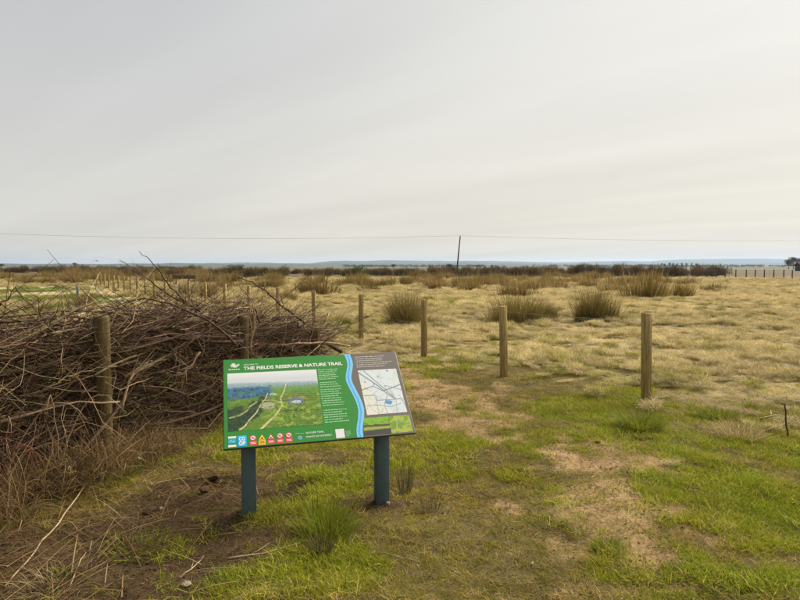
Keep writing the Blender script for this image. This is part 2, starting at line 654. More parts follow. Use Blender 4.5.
def build_ground():
    xs = axis(-5.0, 6.0, 0.05, 9000)
    ys = axis(1.6, 14.0, 0.05, 6300)
    ys = ys[(ys > -60) & (ys < 6900)]
    X, Y = np.meshgrid(xs, ys)
    Z = gz(X, Y)
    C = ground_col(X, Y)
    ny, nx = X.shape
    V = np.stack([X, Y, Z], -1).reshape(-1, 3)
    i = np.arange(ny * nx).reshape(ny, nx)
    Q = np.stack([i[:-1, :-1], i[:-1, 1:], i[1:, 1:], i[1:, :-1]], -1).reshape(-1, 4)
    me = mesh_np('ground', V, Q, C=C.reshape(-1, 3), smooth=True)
    m, n, l, out = new_mat('meadow_soil')
    a = n.new('ShaderNodeAttribute')
    a.attribute_name = 'Col'
    tc = n.new('ShaderNodeTexCoord')
    nz = n.new('ShaderNodeTexNoise')
    nz.inputs['Scale'].default_value = 34
    nz.inputs['Detail'].default_value = 8
    nz.inputs['Roughness'].default_value = 0.7
    l.new(tc.outputs['Object'], nz.inputs[0])
    nb = n.new('ShaderNodeTexNoise')
    nb.inputs['Scale'].default_value = 1.7
    nb.inputs['Detail'].default_value = 8
    nb.inputs['Roughness'].default_value = 0.7
    l.new(tc.outputs['Object'], nb.inputs[0])
    ad = n.new('ShaderNodeMath')
    ad.operation = 'ADD'
    l.new(nz.outputs[0], ad.inputs[0])
    l.new(nb.outputs[0], ad.inputs[1])
    mr = n.new('ShaderNodeMapRange')
    mr.inputs[1].default_value, mr.inputs[2].default_value = 0.65, 1.35
    mr.inputs[3].default_value, mr.inputs[4].default_value = 0.35, 1.6
    l.new(ad.outputs[0], mr.inputs[0])
    hv = n.new('ShaderNodeHueSaturation')
    l.new(a.outputs['Color'], hv.inputs['Color'])
    l.new(mr.outputs[0], hv.inputs['Value'])
    b = n.new('ShaderNodeBsdfPrincipled')
    b.inputs['Roughness'].default_value = 0.95
    b.inputs['Specular IOR Level'].default_value = 0.1
    l.new(hv.outputs[0], b.inputs['Base Color'])
    bp = n.new('ShaderNodeBump')
    bp.inputs['Strength'].default_value = 1.0
    bp.inputs['Distance'].default_value = 0.035
    l.new(nz.outputs[0], bp.inputs['Height'])
    l.new(bp.outputs[0], b.inputs['Normal'])
    l.new(b.outputs[0], out.inputs[0])
    o = link('ground', me, m)
    tag(o, kind='structure')


build_ground()


def build_hills():
    px = np.linspace(-500, 1300, 420)
    prof = np.interp(px, [-500, 0, 150, 290, 330, 470, 560, 640, 690, 740, 800, 1300], [2, 1.8, 2.6, 3.0, 5.0, 5.2, 4.6, 5.4, 7.2, 7.3, 6.8, 5])
    prof = prof + (fbm(px, px * 0, 91, 45, 4, 0.65) - 0.5) * 3.0
    for nm, Yc, hf, c, sd in (('hills', 5200, 1.0, 0, 4), ('low_hills', 3400, 0.62, 1, 8)):
        rows = []
        pr = prof * hf if c == 0 else 1.4 + 2.2 * fbm(px, px * 0, 95, 40, 5, 0.65) * np.interp(px, [0, 400, 800], [1.0, 1.3, 1.8])
        x = (px - 400) / FPX * Yc
        for k, (dy, f) in enumerate(((-900, 0), (-500, 0.45), (-200, 0.85), (0, 1), (500, 0.8), (1100, 0))):
            h = pr * Yc / FPX * f
            rows.append(np.stack([x * (1 + dy / Yc), np.full_like(x, Yc + dy), h - 0.4 + (f > 0) * (fbm(x, x * 0 + dy, 99, 300, 3) - 0.5) * 5], 1))
        V = np.concatenate(rows)
        i = np.arange(len(V)).reshape(len(rows), -1)
        Q = np.stack([i[:-1, :-1], i[:-1, 1:], i[1:, 1:], i[1:, :-1]], -1).reshape(-1, 4)
        o = link(nm, mesh_np(nm, V, Q, smooth=True), mat_noise(nm + '_fields', (0.025, 0.038, 0.022), (0.065, 0.068, 0.038), 0.006, 0.95, 0, (1, 0.5, 1), detail=4))
        tag(o, kind='structure')


build_hills()


# ------------------------------------------------------------------ grass: scattered clumps (stuff)
def clump_mesh(name, n, rad, L, W, th0, th1, cols, K=2, zj=0.0, jit=0.2):
    a, r = rg.uniform(0, 2 * PI, n), rad * np.sqrt(rg.uniform(0, 1, n))
    base = np.stack([r * np.cos(a), r * np.sin(a), -0.008 + rg.uniform(0, zj, n)], 1)
    V, Q, T, m = blades(base, rg.uniform(0, 2 * PI, n), rg.uniform(*th0, n), rg.uniform(*th1, n), rg.uniform(*L, n), rg.uniform(*W, n), K)
    C = np.repeat(pick(cols, n, jit), m, 0)
    return mesh_np(name, V, Q, T, C)


def src_coll(name, meshes, mat):
    c = bpy.data.collections.new(name)
    for i, me in enumerate(meshes):
        me.materials.append(mat)
        o = bpy.data.objects.new('%s_%02d' % (name, i), me)
        c.objects.link(o)
    return c


def scatter(name, coll, nvar, P, rotz, scale, tint, label, cat, tilt=0.25):
    n = len(P)
    me = bpy.data.meshes.new(name)
    me.vertices.add(n)
    me.vertices.foreach_set('co', np.asarray(P, np.float32).ravel())
    rot = np.stack([rg.uniform(-tilt, tilt, n), rg.uniform(-tilt, tilt, n), rotz], 1)
    for nm, ty, v in (('rot', 'FLOAT_VECTOR', rot), ('scl', 'FLOAT_VECTOR', scale), ('tint', 'FLOAT_VECTOR', tint)):
        at_ = me.attributes.new(nm, ty, 'POINT')
        at_.data.foreach_set('vector', np.asarray(v, np.float32).ravel())
    at_ = me.attributes.new('idx', 'INT', 'POINT')
    at_.data.foreach_set('value', rg.integers(0, nvar, n).astype(np.int32))
    ng = bpy.data.node_groups.new(name + '_scatter', 'GeometryNodeTree')
    ng.interface.new_socket('Geometry', in_out='INPUT', socket_type='NodeSocketGeometry')
    ng.interface.new_socket('Geometry', in_out='OUTPUT', socket_type='NodeSocketGeometry')
    N, Lk = ng.nodes, ng.links
    gi, go = N.new('NodeGroupInput'), N.new('NodeGroupOutput')
    ci = N.new('GeometryNodeCollectionInfo')
    ci.inputs['Collection'].default_value = coll
    ci.inputs['Separate Children'].default_value = True
    ci.inputs['Reset Children'].default_value = True
    ip = N.new('GeometryNodeInstanceOnPoints')
    ip.inputs['Pick Instance'].default_value = True

    def attr(nm, ty):
        a = N.new('GeometryNodeInputNamedAttribute')
        a.data_type = ty
        a.inputs['Name'].default_value = nm
        return a.outputs['Attribute']
    Lk.new(gi.outputs[0], ip.inputs['Points'])
    Lk.new(ci.outputs[0], ip.inputs['Instance'])
    Lk.new(attr('idx', 'INT'), ip.inputs['Instance Index'])
    Lk.new(attr('rot', 'FLOAT_VECTOR'), ip.inputs['Rotation'])
    Lk.new(attr('scl', 'FLOAT_VECTOR'), ip.inputs['Scale'])
    Lk.new(ip.outputs[0], go.inputs[0])
    o = link(name, me)
    md = o.modifiers.new('scatter', 'NODES')
    md.node_group = ng
    tag(o, label, cat, kind='stuff')
    return o


def wedge(y0, y1, dens, mx=1.6, left=0.72, right=0.72):
    """jittered ground points over the strip in view plus a margin either side"""
    x0, x1 = -left * y1 - mx, right * y1 + mx
    n = int((x1 - x0) * (y1 - y0) * dens)
    x, y = rg.uniform(x0, x1, n), rg.uniform(y0, y1, n)
    k = (x > -left * y - mx) & (x < right * y + mx)
    return x[k], y[k]


def cat_(*a):
    return [np.concatenate(v) for v in zip(*a)]


def sc3(a, b=None):
    b = a if b is None else b
    return np.stack([a, a, b], 1)


LEGS = [np.array([-0.954, 3.72]), np.array([-0.122, 3.94])]
GREENS = [(0.215, 0.235, 0.014), (0.165, 0.20, 0.013), (0.27, 0.25, 0.03), (0.13, 0.165, 0.013), (0.34, 0.28, 0.08)]
STRAWS = [(0.44, 0.37, 0.225), (0.37, 0.30, 0.165), (0.50, 0.44, 0.29), (0.30, 0.235, 0.125), (0.38, 0.345, 0.185)]


def build_lawn():
    ms = [clump_mesh('lawn_clump', 60, 0.06, (0.018, 0.06), (0.0018, 0.0034), (0.1, 0.95), (0.6, 1.8), GREENS) for _ in range(6)]
    ms += [clump_mesh('lawn_clump', 34, 0.06, (0.03, 0.09), (0.002, 0.0038), (0.6, 1.2), (1.0, 1.9), GREENS[2:] + STRAWS[:2]) for _ in range(2)]
    c = src_coll('lawn_clump', ms, M_LEAF_I)
    x, y = cat_(wedge(1.9, 4.5, 620), wedge(4.5, 7.5, 360), wedge(7.5, 12, 130), wedge(12, 18, 25))
    m = masks(x, y)
    hs, hc = hedge_sc(x, y)
    inh = (hc > -0.1) & (hc < 1.1) & (hs < 3.7)
    g = (1 - m['dark'] * 0.93) * (1 - m['pale'] * 0.91) * (1 - m['bare'] * 0.7) * (0.62 + 0.38 * m['lush']) * np.where(m['s'] > 0, np.exp(-m['s'] / 1.0) * 0.6 + 0.05, 1)
    lz = ss(y, 9, 11) * (m['s'] < 0)
    g = g * (1 - lz * 0.85)
    k = (rg.uniform(0, 1, len(x)) < g) & ~inh
    x, y = x[k], y[k]
    m = {a: b[k] for a, b in m.items()}
    s = rg.uniform(0.7, 1.2, len(x)) * (0.8 + 0.45 * m['lush']) * np.where(y > 7.5, 1.3, 1) * np.where(y > 12, 1.3, 1)
    t = fbm(x, y, 61, 0.5, 3)[:, None]
    tint = np.array((1.22, 1.0, 1.0)) * (1 - t) + np.array((0.9, 1.0, 0.8)) * t
    lu = m['lush'][:, None]
    tint = tint * (np.array((1.08, 1.0, 0.85)) * (1 - lu) + np.array((1.10, 1.26, 0.62)) * lu)
    tint = tint * (0.72 + 0.5 * fbm(x, y, 63, 0.8, 3))[:, None] * rg.uniform(0.8, 1.2, (len(x), 1))
    dry = ((1 - m['lush']) * rg.uniform(0, 1, len(x)) > 0.72)[:, None]
    tint = np.where(dry, tint * np.array((1.4, 1.24, 2.1)), tint)
    scatter('lawn_grass', c, len(ms), np.stack([x, y, gz(x, y)], 1), rg.uniform(0, 2 * PI, len(x)), sc3(s, s * (0.7 + 0.35 * m['lush'])), tint,
            'short olive green grass growing in patches round the board', 'grass')


def build_stubble():
    cs = [(0.26, 0.20, 0.08), (0.19, 0.16, 0.05), (0.34, 0.26, 0.12), (0.16, 0.155, 0.035), (0.15, 0.165, 0.022)]
    ms = [clump_mesh('stubble', 60, 0.075, (0.012, 0.045), (0.0016, 0.0032), (0.4, 1.45), (1.0, 1.9), cs, 2, 0.006) for _ in range(6)]
    c = src_coll('stubble', ms, M_STRAW_I)
    x, y = cat_(wedge(1.9, 4.5, 340), wedge(4.5, 8, 200), wedge(8, 11, 80))
    m = masks(x, y)
    g = (0.95 - 0.55 * m['dark'] - 0.5 * m['pale']) * (1 - 0.8 * m['field'])
    k = rg.uniform(0, 1, len(x)) < g
    x, y = x[k], y[k]
    n = len(x)
    pd, dd = m['pale'][k][:, None], m['dark'][k][:, None]
    tint = (1 + pd * 0.45 - dd * 0.5) * np.array((1.0, 0.96, 0.9)) * (0.65 + 0.6 * fbm(x, y, 83, 0.6, 3))[:, None] * rg.uniform(0.8, 1.2, (n, 1))
    s = rg.uniform(0.7, 1.3, n) * np.where(y > 4.5, 1.25, 1) * np.where(y > 8, 1.3, 1)
    scatter('grass_stubble', c, 6, np.stack([x, y, gz(x, y)], 1), rg.uniform(0, 6.28, n), sc3(s), tint, 'short trodden dead stubble between the green grass patches', 'grass', 0.15)


def build_litter():
    ms = [clump_mesh('litter', 16, 0.09, (0.03, 0.11), (0.0018, 0.0035), (1.2, 1.6), (1.45, 1.9), STRAWS, 2, 0.012) for _ in range(6)]
    ms += [clump_mesh('litter', 14, 0.08, (0.015, 0.04), (0.006, 0.016), (1.1, 1.6), (1.2, 2.0), [(0.15, 0.11, 0.065), (0.22, 0.165, 0.10), (0.32, 0.26, 0.17)], 2, 0.012) for _ in range(2)]
    c = src_coll('litter', ms, M_STRAW_I)
    x, y = cat_(wedge(1.9, 4.5, 200), wedge(4.5, 8, 140), wedge(8, 13, 60))
    m = masks(x, y)
    g = 0.16 + 0.25 * m['bare'] + 0.20 * m['dark'] + 0.45 * m['pale']
    g = np.where(m['s'] > 0.6, 0.1, g)
    hs, hc = hedge_sc(x, y)
    lf = ss(-hc, -0.1, 1.2) * 0 + ss(hc, -1.6, -0.2) * (hs < 2)
    g = g + 0.35 * lf
    k = rg.uniform(0, 1, len(x)) < g
    x, y = x[k], y[k]
    m = {a: b[k] for a, b in m.items()}
    n = len(x)
    s = rg.uniform(0.6, 1.25, n)
    tint = np.array((0.80, 0.72, 0.60)) * rg.uniform(0.6, 1.15, (n, 1))
    tint = np.where((m['dark'] > 0.4)[:, None], tint * np.array((0.62, 0.58, 0.55)), tint)
    scatter('dead_grass_litter', c, len(ms), np.stack([x, y, gz(x, y) + 0.004], 1), rg.uniform(0, 2 * PI, n), sc3(s), tint,
            'dead straw bits and leaf litter strewn on bare soil', 'litter', 0.12)


def build_field():
    ms = [clump_mesh('field_mat', 190, 0.14, (0.05, 0.17), (0.0035, 0.007), (0.2, 1.2), (1.0, 2.2), STRAWS, 3, 0.05) for _ in range(6)]
    ms += [clump_mesh('field_mat', 120, 0.14, (0.05, 0.15), (0.004, 0.008), (0.2, 1.0), (0.8, 1.9), STRAWS[1:] + GREENS[2:3] + GREENS[4:], 2, 0.03) for _ in range(3)]
    c = src_coll('field_mat', ms, M_STRAW_I)
    x, y = cat_(wedge(4.5, 10, 46, 2), wedge(10, 18, 42, 2), wedge(18, 32, 26, 3), wedge(32, 52, 11, 4), wedge(52, 78, 6, 5))
    m = masks(x, y)
    hs, hc = hedge_sc(x, y)
    lz = (m['s'] < 0) & (y > 9) & ((hc > 1.2) | (hs > 4))
    hol = ss(fbm(x, y, 71, 0.8, 3), 0.34, 0.5)
    g = np.where(lz, 0.5, m['field'] * (0.25 + 0.75 * hol) + (1 - m['field']) * 0.012)
    lp = ss(esum(LEFT_PALE, x, y), 0.3, 0.6)
    g = np.where(lz, g * (1 - 0.8 * lp), g)
    k = rg.uniform(0, 1, len(x)) < g
    x, y, lz = x[k], y[k], lz[k]
    m = {a: b[k] for a, b in m.items()}
    n = len(x)
    s = rg.uniform(0.6, 1.15, n) * np.interp(y, [5, 12, 20, 40, 70], [0.7, 0.95, 1.2, 1.6, 2.1])
    lump = ss(fbm(x, y, 73, 0.55, 2) * 0.65 + fbm(x, y, 79, 1.7, 2) * 0.35, 0.36, 0.66)
    hz = s * rg.uniform(0.6, 1.2, n) * np.interp(y, [5, 20, 70], [1.0, 1.0, 0.8]) * (0.35 + 1.0 * lump)
    t = fbm(x, y, 75, 0.9, 4)[:, None]
    tint = np.array((0.92, 0.89, 0.74)) * (1 - t) + np.array((1.60, 1.54, 1.38)) * t
    gr = ss(m['big'] + (m['nb'] - 0.5) * 0.7, 0.46, 0.66) * np.exp(-np.maximum(0, m['s'] - 1.0) / 13)
    gsel = (rg.uniform(0, 1, n) < gr * 0.5)[:, None]
    tint = np.where(gsel, tint * np.array((0.58, 0.66, 0.32)), tint)
    lg = ss(esum(LEFT_GREEN, x, y), 0.3, 0.5) * lz
    tint = np.where((rg.uniform(0, 1, n) < lg * 0.9)[:, None], tint * np.array((0.42, 0.60, 0.25)), tint)
    tint = tint * rg.uniform(0.72, 1.15, (n, 1)) * (0.80 + 0.4 * fbm(x, y, 87, 6, 3))[:, None]
    scatter('field_grass', c, len(ms), np.stack([x, y, gz(x, y) - 0.02 + 0.09 * lump * np.where(lz, 0.4, 1)], 1), rg.uniform(0, 2 * PI, n), sc3(s, hz), tint,
            'pale matted dry grass covering the open field', 'grass', 0.2)


def build_hedge_foot():
    ms = [clump_mesh('dead_stems', 60, 0.14, (0.2, 0.55), (0.0025, 0.005), (0.05, 0.7), (0.8, 2.4), [(0.36, 0.265, 0.13), (0.18, 0.12, 0.06), (0.44, 0.34, 0.19), (0.10, 0.065, 0.035), (0.13, 0.085, 0.05)], 5, 0.02) for _ in range(5)]
    c = src_coll('dead_stems', ms, M_STRAW_I)
    n = 200
    s_ = np.where(rg.uniform(0, 1, n) < 0.55, rg.uniform(-2.2, 0.6, n), rg.uniform(-2.2, 3.4, n))
    c_ = -0.02 - np.abs(rg.normal(0, 0.15, n)) * np.interp(s_, [-3, 0.5, 3], [1.0, 1.0, 0.6])
    P = H0 + s_[:, None] * HD + c_[:, None] * HL
    s = rg.uniform(0.5, 1.05, n) * np.interp(s_, [-3, 0, 0.9, 3.4], [1.0, 1.0, 0.6, 0.45])
    tint = np.array((0.95, 0.88, 0.78)) * rg.uniform(0.55, 1.3, (n, 1))
    scatter('hedge_foot_grass', c, len(ms), np.stack([P[:, 0], P[:, 1], gz(P[:, 0], P[:, 1])], 1), rg.uniform(0, 2 * PI, n), sc3(s), tint,
            'tangled dead grass stems along the foot of the branch hedge', 'dead grass', 0.35)


def build_crumbs():
    import bmesh
    ms = []
    for v in range(5):
        V, T = [], []
        k = 0
        for j in range(9):
            bm = bmesh.new()
            bmesh.ops.create_icosphere(bm, subdivisions=1, radius=rg.uniform(0.002, 0.0065))
            a, r = rg.uniform(0, 6.28), 0.08 * math.sqrt(rg.uniform())
            for q in bm.verts:
                c = np.array(q.co) * rg.uniform(0.65, 1.25, 3) * np.array([1, 1, 0.7])
                V.append(c + np.array([r * math.cos(a), r * math.sin(a), 0.002]))
            T += [[q.index + k for q in f.verts] for f in bm.faces]
            k += len(bm.verts)
            bm.free()
        V = np.array(V)
        ms.append(mesh_np('crumbs', V, None, T, np.tile((0.24, 0.175, 0.10), (len(V), 1))))
    c = src_coll('crumbs', ms, M_STRAW_I)
    x, y = cat_(wedge(1.9, 4.5, 120), wedge(4.5, 8, 80))
    m = masks(x, y)
    k = rg.uniform(0, 1, len(x)) < np.maximum(m['dark'] * 0.8, m['pale'] * 0.8) + 0.08
    x, y = x[k], y[k]
    pale = m['pale'][k][:, None]
    n = len(x)
    tint = (np.array((0.42, 0.38, 0.36)) * (1 - pale) + np.array((1.35, 1.22, 1.05)) * pale) * rg.uniform(0.75, 1.25, (n, 1))
    scatter('soil_crumbs', c, 5, np.stack([x, y, gz(x, y)], 1), rg.uniform(0, 6.28, n), sc3(rg.uniform(0.6, 1.5, n)), tint, 'loose soil crumbs on the bare patches', 'soil', 0.1)


build_lawn()
build_stubble()
build_litter()
build_crumbs()
build_field()
def build_fallen_stems():
    cols = [(0.34, 0.25, 0.13), (0.24, 0.165, 0.085), (0.42, 0.33, 0.20), (0.14, 0.09, 0.05)]
    ms = [clump_mesh('fallen_stems', 14, 0.2, (0.12, 0.42), (0.003, 0.006), (1.25, 1.55), (1.5, 1.8), cols, 4, 0.03) for _ in range(6)]
    c = src_coll('fallen_stems', ms, M_STRAW_I)
    n = 170
    x, y = rg.uniform(-2.7, -0.75, n), rg.uniform(2.4, 4.6, n)
    hs, hc = hedge_sc(x, y)
    k = (hc < -0.05) & (rg.uniform(0, 1, n) < ss(-x, 0.6, 1.7))
    x, y = x[k], y[k]
    n = len(x)
    scatter('fallen_dead_stems', c, 6, np.stack([x, y, gz(x, y) + 0.004], 1), rg.uniform(0, 6.28, n), sc3(rg.uniform(0.6, 1.1, n)), np.array((0.72, 0.64, 0.54)) * rg.uniform(0.45, 1.25, (n, 1)),
            'dead brown stems lying over the bare soil at the lower left', 'dead grass', 0.08)


build_hedge_foot()
build_fallen_stems()


# ------------------------------------------------------------------ fence of posts and wire along the field
def build_fence():
    root = empty('post_and_wire_fence', (F0[0], F0[1], 0))
    tag(root, 'long timber post and wire fence running back beside the straw field', 'fence')
    pts = [G(646, 405), G(504, 380), G(424, 359), G(361, 344)]
    step = np.array([-1.205, 1.83])
    while pts[-1][1] < 46:
        pts.append(pts[-1] + step * random.uniform(0.93, 1.07))
    pts = [pts[0] + (pts[0] - pts[1]) * 1.05] + pts
    protos = []
    for v in range(4):
        b = MB()
        w = 0.043
        hh = [1.0, 1.01, 0.99, 1.0][v]
        b.box((-w, -w, -0.25), (w, w, hh), bev=0.004)
        V = b.V[0]
        V[:, 0] += V[:, 2] * [0.012, -0.015, 0.0, 0.02][v]
        V[:, 2] += (V[:, 2] > 0.5) * V[:, 0] * [0.1, -0.12, 0.05, 0.0][v]
        protos.append(mesh_np('post', V, b.Q[0], b.T[0]))
        protos[-1].materials.append(M_POST)
    tops = []
    for i, p in enumerate(pts):
        z = float(gz(p[0], p[1]))
        o = link('post', protos[i % 4], None, root, (p[0] - F0[0], p[1] - F0[1], z), (random.uniform(-0.025, 0.025), random.uniform(-0.02, 0.02), 0.12 + random.uniform(-0.25, 0.25)))
        tops.append((p[0] - F0[0], p[1] - F0[1], z))
    tops = np.array(tops)
    for hgt in (0.28, 0.60, 0.92):
        P = []
        for a, b in zip(tops[:-1], tops[1:]):
            for t in (0, 0.25, 0.5, 0.75):
                P.append(a * (1 - t) + b * t + np.array([-0.832 * 0.045, -0.555 * 0.045, hgt - 0.05 * t * (1 - t)]))
        b = MB()
        b.tube(P, np.full(len(P), 0.0016), 4)
        b.build('wire', M_WIRE, root)
    # pale tag fixed to one of the far posts
    k = min(range(len(pts)), key=lambda i: abs(400 + FPX * pts[i][0] / pts[i][1] - 171))
    b = MB()
    b.box((-0.04, -0.056, 0.5), (0.035, -0.05, 0.8))
    o = b.build('pale_tag', mat_plain('pale_plastic', (0.6, 0.58, 0.52)), root, loc=tuple(tops[k]))
    o['label'] = 'pale plastic tag on a far fence post'


build_fence()


def build_far_fence():
    A, B = at(690, 279.5, 76), at(900, 281, 70)
    root = empty('far_field_fence', (A[0], A[1], 0))
    tag(root, 'thin dark fence at the far right edge of the field', 'fence')
    b = MB()
    b.box((-0.05, -0.05, -0.2), (0.05, 0.05, 1.15), bev=0.01)
    me = mesh_np('post', b.V[0], b.Q[0], b.T[0])
    me.materials.append(M_POLE)
    P = []
    for px in (697, 707, 716, 725, 735.5, 746, 755, 764, 773.5, 783.5, 792, 812, 835, 860):
        t = (px - 690) / 210
        Y = 76 - 6 * t
        p = np.array([(px - 400) / FPX * Y, Y, 0])
        link('post', me, None, root, tuple(p - np.array([A[0], A[1], 0])))
        P.append(p - np.array([A[0], A[1], 0]))
    P = np.array(P)
    for h in (0.35, 0.7, 1.02):
        b = MB()
        b.tube(P + np.array([0, -0.08, h]), np.full(len(P), 0.006), 4)
        b.build('wire', M_LINE, root)


build_far_fence()


# ------------------------------------------------------------------ rush tufts
OLIVE = [(0.115, 0.11, 0.02), (0.165, 0.135, 0.03), (0.23, 0.16, 0.048), (0.095, 0.082, 0.018), (0.30, 0.21, 0.08)]
RUSTY = [(0.25, 0.155, 0.055), (0.31, 0.205, 0.08), (0.18, 0.14, 0.045), (0.20, 0.115, 0.045), (0.36, 0.26, 0.12)]


def rush_mesh(name, n, rad, L, W, splay, cols, K=3, el=1.0):
    a, r = rg.uniform(0, 2 * PI, n), rad * np.sqrt(rg.uniform(0, 1, n))
    bx, by = r * np.cos(a) * el, r * np.sin(a)
    k = 6
    q = rg.integers(0, k, n)
    sa, sr = rg.uniform(0, 2 * PI, k), rad * rg.uniform(0.15, 0.75, k)
    sh = rg.uniform(0.55, 1.05, k)
    bx, by = bx * 0.5 + (sr * np.cos(sa) * el)[q], by * 0.5 + (sr * np.sin(sa))[q]
    r = np.minimum(rad, np.hypot(bx / el, by))
    base = np.stack([bx, by, np.full(n, -0.03)], 1)
    phi = np.arctan2(by, bx) + rg.normal(0, 0.7, n)
    th0 = np.clip((r / rad) * splay * rg.uniform(0.3, 1.1, n), 0, 1.2)
    V, Q, T, m = blades(base, phi, th0, th0 + np.where(rg.uniform(0, 1, n) < 0.12, rg.uniform(0.8, 2.0, n), rg.uniform(0.0, 0.55, n)), rg.uniform(*L, n) * (1 - 0.25 * r / rad) * sh[q], rg.uniform(*W, n), K)
    C = np.repeat(pick(cols, n, 0.2), m, 0)
    # dead tips
    tip = np.tile(np.linspace(0, 1, m), n)[:, None] ** 2
    C = C * (1 - 0.3 * tip) + np.array((0.28, 0.19, 0.09)) * 0.3 * tip
    return mesh_np(name, V, Q, T, C)


RUSH_NEAR = [rush_mesh('rush_stems', 1500, 0.44, (0.38, 0.95), (0.006, 0.011), 0.62, OLIVE[:4], el=1.25) for _ in range(3)]
RUSH_NEAR.append(rush_mesh('rush_stems', 1300, 0.42, (0.4, 0.95), (0.006, 0.011), 0.95, OLIVE + RUSTY[2:3], el=1.15))
RUSH_MID = [rush_mesh('rush_stems', 420, 0.5, (0.4, 1.0), (0.014, 0.026), 0.7, OLIVE + RUSTY[:1], 2, 1.3) for _ in range(3)]
RUSH_MID += [rush_mesh('rush_stems', 420, 0.5, (0.4, 1.0), (0.014, 0.026), 0.7, RUSTY + OLIVE[:2], 2, 1.3) for _ in range(3)]
for m_ in RUSH_NEAR + RUSH_MID:
    m_.materials.append(M_RUSH)


def rush(px, py, wpx, hpx, me, label, group):
    g = G(px, py)
    sx = wpx / FPX * g[1] / 1.35
    sz = hpx / FPX * g[1] / 0.60
    o = link('rush_tuft', me, None, None, (g[0], g[1], float(gz(g[0], g[1]))), (0, 0, random.uniform(-0.5, 0.5)))
    o.scale = (sx, min(sx, 1.4) * random.uniform(0.8, 1.0), sz)
    tag(o, label, 'rush tuft', group)
    return o


GR = 'rush tufts standing in the field'
for a in [(410, 327, 68, 31, RUSH_NEAR[3], 'wide splayed rush tuft behind the third fence post from the right'),
          (519, 326, 66, 33, RUSH_NEAR[0], 'broad olive rush tuft just behind the second fence post from the right'),
          (592, 321, 58, 35, RUSH_NEAR[1], 'tall dense rush tuft standing alone right of the second fence post'),
          (545, 321, 30, 20, RUSH_NEAR[2], 'small brown rush tuft joined to the right side of the broad olive one'),
          (524, 298, 54, 20, RUSH_MID[3], 'rusty rush tuft behind the broad olive tuft at the second post'),
          (643, 299, 56, 27, RUSH_MID[0], 'full olive rush tuft above the nearest fence post'),
          (675, 298, 38, 19, RUSH_MID[1], 'low olive rush tuft right of the full one above the nearest post'),
          (614, 294, 30, 18, RUSH_MID[4], 'narrow brown rush tuft behind the tall dense one'),
          (713, 292, 30, 11, RUSH_MID[5], 'low brown rush tuft standing apart at the right of the field'),
          (322, 295, 60, 22, RUSH_MID[3], 'wide rusty rush tuft behind the far fence posts'),
          (282, 302, 34, 13, RUSH_MID[1], 'olive rush tuft just above the leaning hedge branch'),
          (369, 291, 22, 10, RUSH_MID[4], 'small rusty rush tuft left of the far olive row'),
          (358, 284, 22, 12, RUSH_MID[0], 'olive rush tuft before the dark round bush'),
          (401, 286, 27, 13, RUSH_MID[1], 'olive brown rush tuft above the splayed one'),
          (85, 307, 24, 16, RUSH_MID[0], 'green rush tuft beside the short marker post'),
          (207, 300, 26, 22, RUSH_MID[2], 'olive rush tuft against the far fence posts on the left'),
          (187, 298, 24, 20, RUSH_MID[4], 'brown rush tuft beside the pale tagged fence post')]:
    rush(*a, GR)


def rush_band():
    n = 0
    for x0, x1, y0, y1, cnt in ((330, 640, 282, 288, 36), (410, 640, 277, 281, 18), (620, 720, 281, 286, 4), (240, 345, 279, 290, 14), (215, 240, 283, 296, 4),
                                (440, 560, 287, 291, 9)):
        for _ in range(cnt):
            px, py = random.uniform(x0, x1), random.uniform(y0, y1)
            k = random.randrange(6)
            where = 'left of the leaning pole' if px < 455 else 'between pole and tall dense tuft' if px < 560 else 'right of the tall dense tuft'
            lab = 'far %s rush tuft in long row, %s' % ('olive' if k < 3 else 'rusty', where)
            rush(px, py, random.uniform(16, 30) * (py - 266) / 18, random.uniform(6.5, 11) * (py - 262) / 20, RUSH_MID[k], lab, 'far %s rushes %s' % ('olive' if k < 3 else 'rusty', where))
    lab = 'far red brown rush clump behind the dead hedge on the left'
    for _ in range(44):
        px, py = random.uniform(55, 240), random.uniform(275, 284)
        o = rush(px, py, random.uniform(16, 30) * (py - 262) / 18, random.uniform(8.5, 12.5) * (py - 262) / 18, RUSH_MID[random.choice((3, 4, 5, 5, 3, 1))], lab, 'far rush clumps left')
    lab = 'far olive rush clump near the left edge'
    for _ in range(16):
        px, py = random.uniform(-20, 70), random.uniform(274, 284)
        rush(px, py, random.uniform(18, 34) * (py - 262) / 18, random.uniform(5, 8) * (py - 262) / 18, RUSH_MID[random.choice((0, 1, 2, 2))], lab, 'far olive rush clumps')


rush_band()


# ------------------------------------------------------------------ bushes of the hedgerow, far trees
def bush_mesh(name, n, W, cols, hgt=1.0, lobes=6):
    """unit bush about 2 wide and 1 tall: arching twigs that fill uneven lobes"""
    cx = rg.uniform(-0.65, 0.65, lobes)
    cy = rg.uniform(-0.4, 0.4, lobes)
    hz = rg.uniform(0.5, 1.0, lobes) * hgt
    k = rg.integers(0, lobes, n)
    a = rg.uniform(0, 2 * PI, n)
    rr = np.sqrt(rg.uniform(0, 1, n)) * 0.34
    zz = np.abs(rg.uniform(0, 1, n)) ** 0.8 * hz[k] * np.sqrt(np.clip(1 - (rr / 0.40) ** 2, 0.05, 1))
    base = np.stack([cx[k] + rr * np.cos(a), cy[k] + rr * np.sin(a), zz * 0.86], 1)
    V, Q, T, m = blades(base, a + rg.normal(0, 0.8, n), rg.uniform(0.0, 0.9, n), rg.uniform(0.3, 1.5, n), rg.uniform(0.12, 0.32, n), rg.uniform(*W, n), 2)
    C = np.repeat(pick(cols, n, 0.3), m, 0)
    me = mesh_np(name, V, Q, T, C)
    me.materials.append(M_BUSH)
    return me


